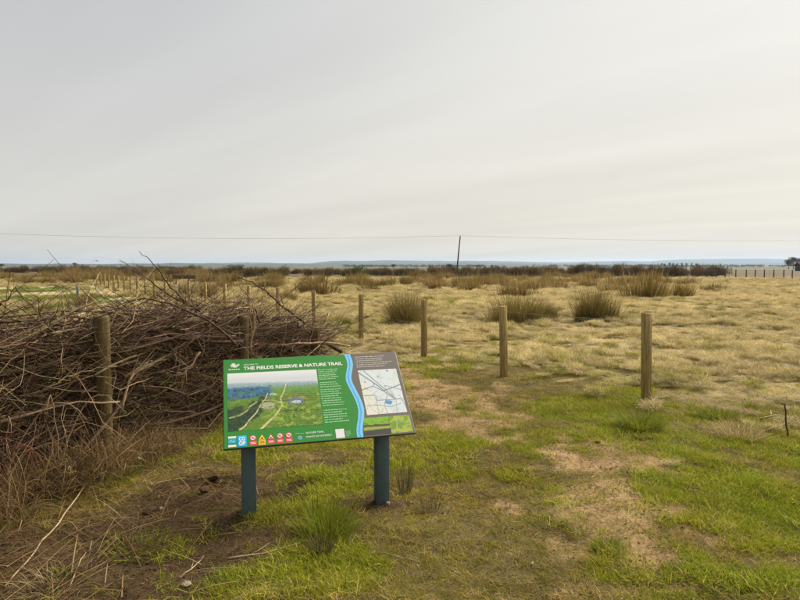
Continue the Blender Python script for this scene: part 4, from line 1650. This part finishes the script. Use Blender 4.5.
    text('heading_lettering', 'WELCOME TO', 0.110, 0.916, 0.016, 0.078, 3, white, 0.01)
    # emblem: a pale bird like shape of slanted strokes with a caption line
    poly('emblem', [[(.036, .925), (.050, .942), (.062, .934), (.050, .926)], [(.045, .952), (.060, .948), (.070, .938), (.058, .936)],
                    [(.046, .921), (.060, .933), (.084, .931), (.088, .922), (.076, .908), (.056, .906)], [(.050, .900), (.056, .908), (.078, .908), (.070, .897)],
                    [(.040, .912), (.048, .918), (.052, .910), (.044, .902)], [(.082, .934), (.090, .928), (.086, .940)]], 3, white)
    poly('emblem_mark', [disc(.072, .924, .0035), [(.056, .914), (.070, .916), (.064, .911)]], 4, green)
    pr = []
    u = .030
    for wd in (.006, .006, .005, .007, .005, .003, .005):
        pr.append(rect(u, .866, u + wd, .880))
        u += wd + .0035
    poly('emblem_caption', pr, 3, white)

    # pictures printed on the board
    MP = mat_print('printed_picture')

    def picture(name, q, nu, nv, fn, lay):
        a, b_ = np.meshgrid(np.linspace(0, 1, nu), np.linspace(0, 1, nv))
        (u0, v0), (u1, v1), (u2, v2), (u3, v3) = q       # bl, br, tr, tl
        U = (u0 * (1 - a) + u1 * a) * (1 - b_) + (u3 * (1 - a) + u2 * a) * b_
        Vv = (v0 * (1 - a) + v1 * a) * (1 - b_) + (v3 * (1 - a) + v2 * a) * b_
        V = np.stack([(U - .5) * W, (Vv - .5) * H, np.full_like(U, 0.0004 * lay)], -1).reshape(-1, 3)
        i = np.arange(nu * nv).reshape(nv, nu)
        Q = np.stack([i[:-1, :-1], i[:-1, 1:], i[1:, 1:], i[1:, :-1]], -1).reshape(-1, 4)
        return link(name, mesh_np(name, V, Q, C=np.clip(fn(a, b_) * 0.78, 0, 1).reshape(-1, 3)), MP, panel)

    def L(c):
        return np.array(lin(*c))

    def blend(C, c, a):
        return C * (1 - a[..., None]) + np.asarray(c) * a[..., None]

    def seg(a, b_, pts, w0, w1):
        d = np.full(a.shape, 9.0)
        for (x0, y0), (x1, y1) in zip(pts[:-1], pts[1:]):
            dx, dy = x1 - x0, (y1 - y0) * 0.75
            t = np.clip(((a - x0) * dx + (b_ - y0) * 0.75 * dy) / (dx * dx + dy * dy), 0, 1)
            w = w0 + (w1 - w0) * (1 - (y0 + t * (y1 - y0)))
            d = np.minimum(d, np.hypot(a - x0 - t * dx, (b_ - y0) * 0.75 - t * dy) / w)
        return ss(-d, -1.15, -0.75)

    def aerial(a, b_):
        n1, n2, n3 = fbm(a * 10, b_ * 14, 5, 1.0, 4), fbm(a * 40, b_ * 50, 6, 1.0, 3), fbm(a * 90, b_ * 110, 7, 1.0, 2)
        C = np.zeros(a.shape + (3,))
        C[:] = L((104, 140, 48))
        C = C * (0.55 + 0.5 * n1 + 0.4 * n2)[..., None]
        C = blend(C, L((132, 166, 50)), ss(n1 + n2 * 0.4, 0.62, 0.9) * .8)
        C = blend(C, L((92, 112, 50)), ss(n2, 0.6, 0.75) * 0.8)
        C = blend(C, L((100, 150, 70)), ss(b_, 0.5, 0.68) * 0.8)
        C = blend(C, L((128, 160, 130)), ss(b_, 0.62, 0.74) * 0.8)
        C = blend(C, L((150, 172, 184)), ss(b_ + (n2 - .5) * .05, 0.70, 0.76))
        C = blend(C, L((206, 212, 218)), ss(b_ + (n2 - .5) * .03 + .04 * a, 0.79, 0.84))
        C = blend(C, L((226, 228, 230)), ss(b_, .84, 1))
        # blue green wood on the left
        wd = ss(b_ + (n1 - .5) * .12, .50, .56) * ss(-b_ - (n2 - .5) * .06, -.76, -.70) * ss(-a - (n2 - .5) * .1, -.50, -.42)
        C = blend(C, L((70, 120, 158)), wd * .9)
        C = blend(C, L((38, 84, 122)), wd * ss(n2 * .6 + n3 * .4, .42, .6))
        C = blend(C, L((96, 128, 96)), wd * ss(n1, .6, .75) * .7)
        # dark trees lower left, running up to the right
        dg = a * 0.75 - b_ * 0.62
        tr = ss(-(np.abs(b_ - (0.03 + 1.05 * a)) - .13 + (n2 - .5) * .2), -.04, .04) * ss(-a, -.46, -.38)
        tr = np.maximum(tr, ss(-(np.abs(b_ - .30 - .3 * a) - .07 + (n2 - .5) * .12), -.03, .03) * ss(-a, -.2, -.14))
        tr = np.maximum(tr, ss(-a + (n2 - .5) * .1, -.12, -.05) * ss(-b_, -.34, -.28))
        C = blend(C, L((52, 78, 50)), tr)
        C = blend(C, L((24, 38, 36)), tr * ss(n3 * .6 + n2 * .4, .45, .6))
        C = blend(C, L((190, 186, 132)), seg(a, b_, [(.02, .22), (.12, .25), (.2, .32), (.24, .40), (.31, .46)], .006, .010) * .75)
        C = blend(C, L((214, 200, 150)), seg(a, b_, [(.43, .60), (.40, .50), (.35, .42), (.30, .28), (.22, .16), (.17, .06), (.12, .02)], .003, .008))
        C = blend(C, L((214, 200, 150)), seg(a, b_, [(.64, .76), (.61, .62), (.565, .50), (.575, .36), (.50, .22), (.36, .03), (.31, -.05)], .004, .0125) * (.7 + .3 * ss(n2, .3, .5)))
        C = blend(C, L((190, 190, 120)), seg(a, b_, [(.37, .48), (.47, .48), (.56, .43)], .006, .008) * .8)

        def pond(x, y, rx, ry, c):
            return blend(C, L(c), ss(-(((a - x) / rx) ** 2 + ((b_ - y) / ry) ** 2) + (n2 - .5) * .5, -1.1, -.85))
        C = pond(.425, .38, .085, .075, (128, 140, 74))
        C = pond(.425, .38, .072, .062, (178, 176, 150))
        C = pond(.49, .58, .04, .025, (186, 190, 170))
        C = pond(.73, .47, .13, .095, (122, 128, 60))
        C = pond(.73, .43, .092, .062, (108, 128, 150))
        C = pond(.74, .42, .05, .03, (196, 210, 224))
        for hx in range(5):
            y0_ = .60 - .035 * hx
            C = blend(C, L((72, 104, 52)), seg(a, b_, [(.45 + .02 * hx, y0_), (.7, y0_ + .012 * math.sin(hx * 3)), (1.0, y0_ - .02)], .004, .008) * ss(n2, .42, .6) * .8)
        C = blend(C, L((52, 70, 34)), seg(a, b_, [(.60, .285), (.74, .27), (.97, .26)], .010, .008) * ss(n2, .3, .5))
        C = blend(C, L((60, 84, 36)), ss(n3, .62, .72) * ss(-b_, -.5, -.3) * ss(a, .5, .62))
        C = blend(C, L((70, 92, 44)), ss(n1 * .5 + n3 * .5, .56, .64) * ss(-b_, -.6, -.5) * .7)
        C = blend(C, L((176, 190, 84)), ss(fbm(a * 16, b_ * 26, 23, 1.0, 3), .58, .72) * ss(-b_, -.62, -.5) * ss(a, .3, .5) * .55)
        hf = fbm(a * 150, b_ * 120, 17, 1.0, 2)
        C = C * (1 + ss(-b_, -.82, -.74) * (hf - .5) * 0.9)[..., None]
        return C

    picture('aerial_picture', [(.023, .176), (.509, .176), (.511, .82), (.022, .827)], 230, 150, aerial, 3)

    def mapping(a, b_):
        n2 = fbm(a * 14, b_ * 18, 15, 1.0, 3)
        C = np.zeros(a.shape + (3,))
        C[:] = L((214, 222, 228))
        C = blend(C, L((226, 222, 206)), ss(-a - b_ * .6 + (n2 - .5) * .2, -.62, -.5) * .8)
        C = blend(C, L((196, 214, 196)), ss(n2, .6, .7) * .6)
        r = random.Random(31)
        for w, c, pts in ((.012, (128, 136, 150), [(0, .95), (.2, .8), (.45, .6), (.62, .42), (.8, .3)]), (.012, (150, 158, 168), [(.15, .98), (.4, .72), (.75, .36)]),
                          (.008, (120, 128, 140), [(0, .55), (.3, .62), (.52, .5), (.78, .56), (1, .62)]), (.007, (140, 150, 160), [(.5, 0), (.48, .2), (.62, .42), (.6, .62), (1, .5)]),
                          (.007, (140, 150, 160), [(.02, .42), (.3, .42), (.33, .3), (.5, .3), (.95, .3), (1, .1)]), (.006, (140, 150, 160), [(.3, 0), (.3, .42)]),
                          (.006, (150, 155, 160), [(.02, .2), (.3, .2), (.62, .14), (.9, .2)]), (.006, (150, 155, 165), [(.75, 0), (.8, .3), (.7, .52)])):
            C = blend(C, L(c), seg(a, b_, pts, w, w))
        for k in range(34):
            x, y, an, ln = r.uniform(0, 1), r.uniform(0, 1), r.choice((0.2, 1.77, -0.7, 0.9)) + r.uniform(-.2, .2), r.uniform(.06, .22)
            C = blend(C, L(r.choice(((150, 160, 172), (168, 176, 184), (150, 170, 190), (172, 164, 150)))), seg(a, b_, [(x, y), (x + ln * math.cos(an), y + ln * math.sin(an))], .0045, .0045) * .8)
        C = C * (0.93 + 0.14 * fbm(a * 60, b_ * 80, 19, 1.0, 2))[..., None]
        for x, y, s_, c in ((.75, .96, .03, (90, 96, 104)), (.48, .84, .03, (120, 130, 140)), (.33, .66, .02, (90, 96, 104)), (.12, .72, .03, (120, 130, 140)), (.56, .66, .02, (110, 140, 120))):
            C = blend(C, L(c), ss(-np.hypot(a - x, (b_ - y)) + (n2 - .5) * .03, -s_, -s_ * .5))
        C = blend(C, L((84, 150, 205)), ss(-(((a - .6) / .1) ** 2 + ((b_ - .24) / .045) ** 2) + (n2 - .5) * .8, -1.1, -.8))
        return C

    picture('map', [(.752, .237), (.980, .239), (.977, .774), (.748, .776)], 90, 110, mapping, 3)

    def bank(a, b_):
        n = fbm(a * 8, b_ * 10, 41, 1.0, 4)
        C = np.zeros(a.shape + (3,))
        C[:] = L((128, 178, 46))
        C = blend(C, L((90, 130, 40)), ss(n, .5, .7))
        C = blend(C, L((158, 170, 70)), ss(-b_ + (n - .5) * .2, -.62, -.5))
        C = blend(C, L((84, 70, 50)), ss(-np.abs(b_ - .52) + (n - .5) * .1, -.09, -.04))
        C = blend(C, L((64, 66, 66)), ss(-b_ + (n - .5) * .12, -.34, -.26))
        return C

    def reeds(a, b_):
        n = fbm(a * 6, b_ * 6, 45, 1.0, 4)
        C = np.zeros(a.shape + (3,))
        C[:] = L((120, 150, 46))
        C = blend(C, L((166, 180, 70)), ss(n + a * .2, .5, .7))
        C = blend(C, L((110, 160, 110)), ss(-np.hypot(a - .42, b_ - .6) + (n - .5) * .1, -.16, -.06))
        C = blend(C, L((180, 190, 100)), seg(a, b_, [(.3, .1), (.33, .6), (.28, 1)], .02, .02))
        return C

    picture('habitat_picture', [(.713, .018), (.863, .018), (.868, .207), (.731, .207)], 60, 40, bank, 3)
    picture('habitat_picture', [(.8645, .018), (.986, .018), (.986, .207), (.8695, .207)], 50, 40, reeds, 3)

    # paragraphs too small to read in the photograph: lines of word marks
    def para(name, rows, mat, lay=3, hgt=0.0120, fill=0.8):
        pr = []
        for u0, u1, v in rows:
            u = u0
            while u < u1 - 0.004:
                for _ in range(rr.randint(2, 8)):
                    w = rr.choice((0.0010, 0.0018, 0.0022, 0.0022))
                    if u + w > u1:
                        break
                    pr.append(rect(u, v, u + w, v + hgt * rr.choice((0.7, 0.7, 1.0, 0.85))))
                    u += w + 0.0008
                u += 0.0026
        poly(name, pr, lay, mat)

    def rows(u0, v1, v0, n, wid):
        return [(u0, u0 + wid * rr.uniform(0.72, 1.0), v1 - (v1 - v0) * i / max(1, n - 1)) for i in range(n)]
    para('paragraph', rows(.519, .806, .690, 6, .125), pale)
    para('paragraph', rows(.519, .648, .596, 3, .125), pale)
    para('paragraph', rows(.518, .562, .378, 8, .130), pale)
    para('paragraph', rows(.518, .322, .190, 6, .132), pale)
    para('paragraph', rows(.746, .945, .815, 6, .225), gpale)
    # bottom row
    poly('partner_logo', [rect(.023, .016, .062, .038), rect(.023, .104, .062, .124)], 3, white)
    poly('partner_logo', [rect(.023, .040, .062, .102)], 3, mat_plain('print_teal', lin(40, 150, 170), .4))
    poly('partner_logo_wave', [[(.026, .070), (.036, .086), (.044, .080), (.034, .066)], [(.038, .066), (.050, .078), (.060, .072), (.046, .058)]], 4, blue1)
    poly('partner_logo_grass', [rect(.024, .042, .0615, .054)], 4, green)
    poly('square_logo', [rect(.069, .014, .113, .124)], 3, cyan)
    text('square_logo_lettering', 'CO', .0755, .072, .040, .031, 4, white, 0.045)
    text('square_logo_lettering', 'OP', .0755, .026, .040, .031, 4, white, 0.045)

    def plate(u, kind):
        poly('warning_plate', [rect(u - .0175, .014, u + .0175, .060)], 3, yel if kind == 'yel' else red)
        poly('warning_plate_text', [rect(u - .013, .042, u + .012, .047), rect(u - .012, .030, u + .013, .035)], 4, white if kind != 'yel' else blk)
        if kind in ('yel', 'tri'):
            t = [(u - .0165, .064), (u + .0165, .064), (u, .118)]
            poly('warning_triangle', [t], 4, yel if kind == 'yel' else red)
            ti = [(u - .0115, .069), (u + .0115, .069), (u, .107)]
            poly('warning_triangle_field', [ti], 5, yel if kind == 'yel' else white)
            poly('warning_symbol', [[(u - .006, .072), (u + .006, .072), (u + .003, .084), (u - .002, .088)]], 6, blk)
        else:
            poly('prohibition_disc', [disc(u, .090, .0165)], 4, red)
            poly('prohibition_disc_field', [disc(u, .090, .0118)], 5, white)
            poly('prohibition_symbol', [[(u - .006, .084), (u + .006, .084), (u + .004, .097), (u - .005, .094)]], 6, blk)
            poly('prohibition_bar', [[(u - .0095, .101), (u - .0075, .105), (u + .0095, .079), (u + .0075, .075)]], 7, red)
    for u, k in ((.1445, 'dog'), (.189, 'yel'), (.2335, 'tri'), (.279, 'no'), (.324, 'no')):
        plate(u, k)
    # legend
    poly('legend_dashes', [rect(.359 + i * .0115, .097 - i * 0.001, .367 + i * .0115, .101 - i * 0.001) for i in range(4)], 3, pale)
    text('legend_lettering', 'NATURE TRAIL', .413, .088, .018, .094, 3, white, 0.01)
    poly('legend_dot', [disc(.380, .052, .0105)], 3, white)
    poly('legend_dot_field', [disc(.380, .052, .0090)], 4, blue2)
    text('legend_lettering', 'POINTS OF INTEREST', .412, .046, .018, .134, 3, white, 0.01)
    poly('plain_square', [rect(.567, .014, .613, .110)], 3, sqr)
    para('paragraph', [(.620, .652, .075), (.620, .648, .060), (.620, .651, .045), (.620, .640, .030)], pale, hgt=.007)


build_board()


# ------------------------------------------------------------------ tussocks, stalks, sticks and stones near the camera
def tuft(name, px, py, wpx, hpx, cols, n, label, cat, splay=0.6, droop=(0.3, 1.2), W=(0.003, 0.006)):
    g = G(px, py)
    rad = wpx / FPX * g[1] / 2
    h = hpx / FPX * g[1]
    a, r = rg.uniform(0, 2 * PI, n), rad * 0.75 * np.sqrt(rg.uniform(0, 1, n))
    base = np.stack([r * np.cos(a), r * np.sin(a), np.full(n, -0.02)], 1)
    V, Q, T, m = blades(base, a + rg.normal(0, 0.6, n), r / rad * splay * rg.uniform(0.2, 1.2, n), rg.uniform(*droop, n), rg.uniform(0.55, 1.25, n) * h, rg.uniform(*W, n), 4)
    C = np.repeat(pick(cols, n, 0.2), m, 0)
    o = link(name, mesh_np(name, V, Q, T, C), M_TUFT, None, (g[0], g[1], float(gz(g[0], g[1]))))
    return tag(o, label, cat, 'grass tussocks near the board and fence')


FRESH = [(0.15, 0.19, 0.014), (0.19, 0.22, 0.018), (0.115, 0.15, 0.013), (0.25, 0.24, 0.04)]
TAN = [(0.40, 0.29, 0.145), (0.32, 0.23, 0.11), (0.46, 0.36, 0.20), (0.25, 0.18, 0.085)]
tuft('grass_tussock', 639, 432, 46, 22, FRESH, 900, 'rounded green grass tussock at the foot of the nearest fence post', 'grass tussock', 0.9, (0.6, 2.0))
tuft('grass_tussock', 716, 419, 44, 13, FRESH, 700, 'bright green grass tussock above the straw tuft at the right', 'grass tussock', 0.8, (0.4, 1.6))
tuft('straw_tuft', 738, 440, 50, 24, TAN, 420, 'pale straw tuft in the grass at the right', 'grass tussock', 1.0, (0.5, 2.0))
tuft('straw_tuft', 700, 434, 60, 12, TAN, 380, 'low matted straw tuft left of the pale straw tuft at the right', 'grass tussock', 1.2, (0.9, 2.0))
tuft('grass_tussock', 326, 538, 70, 30, FRESH, 480, 'dark green grass tussock in front of the board between its posts', 'grass tussock', 0.9, (0.2, 1.7))
tuft('grass_tussock', 322, 560, 26, 20, [(0.10, 0.08, 0.04), (0.14, 0.11, 0.06), (0.07, 0.07, 0.03)], 160, 'small brown tuft below the dark green tussock', 'grass tussock', 0.5, (0.3, 1.0))
tuft('grass_tussock', 140, 548, 90, 13, FRESH[:3], 330, 'green weedy tussock on the bare soil at the lower left', 'grass tussock', 1.0, (0.6, 1.9), (0.004, 0.012))
tuft('grass_tussock', 120, 482, 50, 16, FRESH[:3], 420, 'green tussock at the foot of the dead hedge below the first stake', 'grass tussock', 0.9, (0.5, 1.6))
tuft('grass_tussock', 608, 548, 40, 11, FRESH, 520, 'bright green tussock beside the pale bare path', 'grass tussock', 1.0, (0.5, 1.7))
tuft('grass_tussock', 450, 452, 46, 9, FRESH, 420, 'flat green tussock right of the board', 'grass tussock', 1.0, (0.6, 1.8))
tuft('stalk_tuft', 405, 494, 16, 40, [(0.06, 0.065, 0.025), (0.09, 0.08, 0.035), (0.12, 0.10, 0.05)], 46, 'upright dark stalks right of the board\'s right post', 'rush tuft', 0.3, (0.0, 0.4), (0.003, 0.006))
tuft('stalk_tuft', 430, 512, 22, 26, [(0.10, 0.09, 0.04), (0.16, 0.12, 0.06), (0.07, 0.075, 0.03)], 40, 'short thin stalks right of the upright dark stalks', 'rush tuft', 0.5, (0.1, 0.9), (0.003, 0.006))
tuft('stalk_tuft', 60, 585, 90, 26, [(0.20, 0.15, 0.08), (0.14, 0.10, 0.05), (0.26, 0.2, 0.11)], 170, 'flattened brown stems at the bottom left corner', 'dead grass', 1.4, (1.2, 1.9), (0.003, 0.006))


def stick(name, pts, r0, r1, mat, label, forks=0, seed=1):
    r = random.Random(seed)
    P = []
    for px, py, h in pts:
        g = G(px, py)
        P.append((g[0], g[1], float(gz(g[0], g[1])) + h))
    P = np.array(P)
    tt = np.linspace(0, len(P) - 1, len(P) * 3 - 2)
    Q = np.stack([np.interp(tt, range(len(P)), P[:, a]) for a in range(3)], 1)
    Q[1:-1] = (Q[:-2] + 2 * Q[1:-1] + Q[2:]) / 4 + rg.normal(0, 0.004, Q[1:-1].shape)
    b = MB()
    R = np.linspace(r0, r1, len(Q))
    b.tube(Q, R, 6)
    for _ in range(forks):
        i = r.randrange(1, len(Q) - 1)
        d = Q[i + 1] - Q[i]
        d = d / np.linalg.norm(d) + np.array([r.uniform(-0.9, 0.9), r.uniform(-0.9, 0.9), r.uniform(-0.05, 0.1)])
        d /= np.linalg.norm(d)
        l_ = r.uniform(0.08, 0.2)
        b.tube([Q[i], Q[i] + d * l_ * 0.5, Q[i] + d * l_ + np.array([0, 0, 0.006])], [R[i] * 0.6, R[i] * 0.45, R[i] * 0.2], 5)
    return tag(b.build(name, mat, smooth=True), label, 'stick')


stick('fallen_branch', [(97, 445, 0.18), (99, 462, 0.08), (94, 485, 0.05), (78, 505, 0.03), (58, 530, 0.02), (35, 560, 0.02), (5, 592, 0.02)], 0.006, 0.004, BARK[3], 'long pale stem trailing down from the hedge to the bottom left corner')
stick('fallen_twig', [(228, 565, 0.008), (262, 562, 0.01), (300, 552, 0.012)], 0.006, 0.003, BARK[3], 'pale forked twig on the soil left of the dark green tussock', 3, 3)
stick('fallen_twig', [(180, 585, 0.008), (196, 572, 0.012), (204, 560, 0.01)], 0.004, 0.002, BARK[3], 'thin pale twig standing out on the dark soil at the lower left', 1, 4)
stick('fallen_twig', [(360, 560, 0.008), (385, 558, 0.01), (420, 566, 0.012)], 0.004, 0.002, BARK[3], 'curved thin twig in the grass right of the dark green tussock', 1, 6)
stick('fallen_twig', [(760, 424, 0.03), (776, 423, 0.05), (792, 425, 0.03)], 0.012, 0.008, BARK[3], 'grey stick lying beside the thin upright one at the right edge', 2, 8)
stick('upright_stick', [(788, 440, -0.08), (786, 440, 0.12), (783, 440, 0.32)], 0.009, 0.006, BARK[0], 'thin dark upright stick at the right edge of the picture', 0, 9)
stick('fallen_twig', [(60, 505, 0.01), (80, 498, 0.012), (100, 490, 0.02)], 0.004, 0.003, BARK[3], 'short pale twig crossing the long trailing stem', 1, 12)
stick('fallen_twig', [(70, 590, 0.01), (78, 572, 0.03), (86, 560, 0.03)], 0.004, 0.002, BARK[3], 'short pale twig among the flattened brown stems', 0, 13)


def stone(name, px, py, r, mat, label, cat, seed, dz=0.0):
    import bmesh
    bm = bmesh.new()
    bmesh.ops.create_icosphere(bm, subdivisions=3, radius=1)
    rs = np.random.default_rng(seed)
    d = rs.normal(0, 1, (7, 3))
    d /= np.linalg.norm(d, axis=1, keepdims=True)
    for v in bm.verts:
        c = np.array(v.co)
        f = 1.0
        for k in d:
            t = c @ k
            if t > 0.62:
                f = min(f, 0.62 / t)
        v.co *= f * (1 + 0.06 * math.sin(9 * c[0] + seed) * math.cos(8 * c[1]))
        v.co.z *= 0.65
    me = bpy.data.meshes.new(name)
    bm.to_mesh(me)
    bm.free()
    g = G(px, py)
    o = link(name, me, mat, None, (g[0], g[1], float(gz(g[0], g[1])) + r * 0.3 + dz), (0, 0, rs.uniform(0, 6)))
    o.scale = (r, r * rs.uniform(0.7, 1), r)
    tag(o, label, cat)


stone('stone', 342, 480, 0.028, M_STONE, 'pale stone on the soil behind the board, left of its right post', 'stone', 1)
stone('stone', 347, 484, 0.016, M_STONE, 'small pale stone touching the larger one behind the board', 'stone', 2)
stone('stone', 388, 509, 0.018, M_STONE, 'small pale stone at the foot of the board\'s right post', 'stone', 3)
stone('stone', 259, 520, 0.015, M_STONE, 'small pale stone at the foot of the board\'s left post', 'stone', 4)
stone('stone', 161, 511, 0.018, M_STONE, 'small pale stone on the bare soil left of the board', 'stone', 5)
stone('stone', 186, 592, 0.026, M_STONE, 'brownish stone at the bottom edge on the dark soil', 'stone', 6)
stone('stone', 532, 566, 0.014, M_STONE, 'tiny pale stone in the grass right of centre', 'stone', 7)
for i, (px, py, r) in enumerate(((196, 494, .05), (226, 488, .045), (215, 484, .055), (205, 503, .04))):
    stone('soil_clod', px, py, r, M_CLOD, ('dark soil clod left of the small hole', 'dark soil clod right of the small hole', 'largest soil clod behind the small hole', 'soil clod in front of the small hole')[i], 'soil clod', 20 + i, 0.008)
stone('soil_clod', 598, 448, 0.03, M_CLOD, 'brown soil clod on the pale path below the nearest fence post', 'soil clod', 30)
stone('soil_clod', 150, 515, 0.045, M_CLOD, 'flat dark soil clod beside the small pale stone left of the board', 'soil clod', 31)


# ------------------------------------------------------------------ haze
def build_haze():
    b = MB()
    b.box((-9500, -80, -1.6), (9500, 7000, 70))
    m, n, l, out = new_mat('haze')
    pv = n.new('ShaderNodeVolumePrincipled')
    pv.inputs['Color'].default_value = (0.50, 0.70, 1.0, 1)
    pv.inputs['Density'].default_value = 0.9e-4
    pv.inputs['Anisotropy'].default_value = 0.4
    l.new(pv.outputs[0], out.inputs['Volume'])
    o = b.build('haze', m)
    tag(o, 'faint blue haze over the far fields and hills', 'haze', kind='stuff')


build_haze()
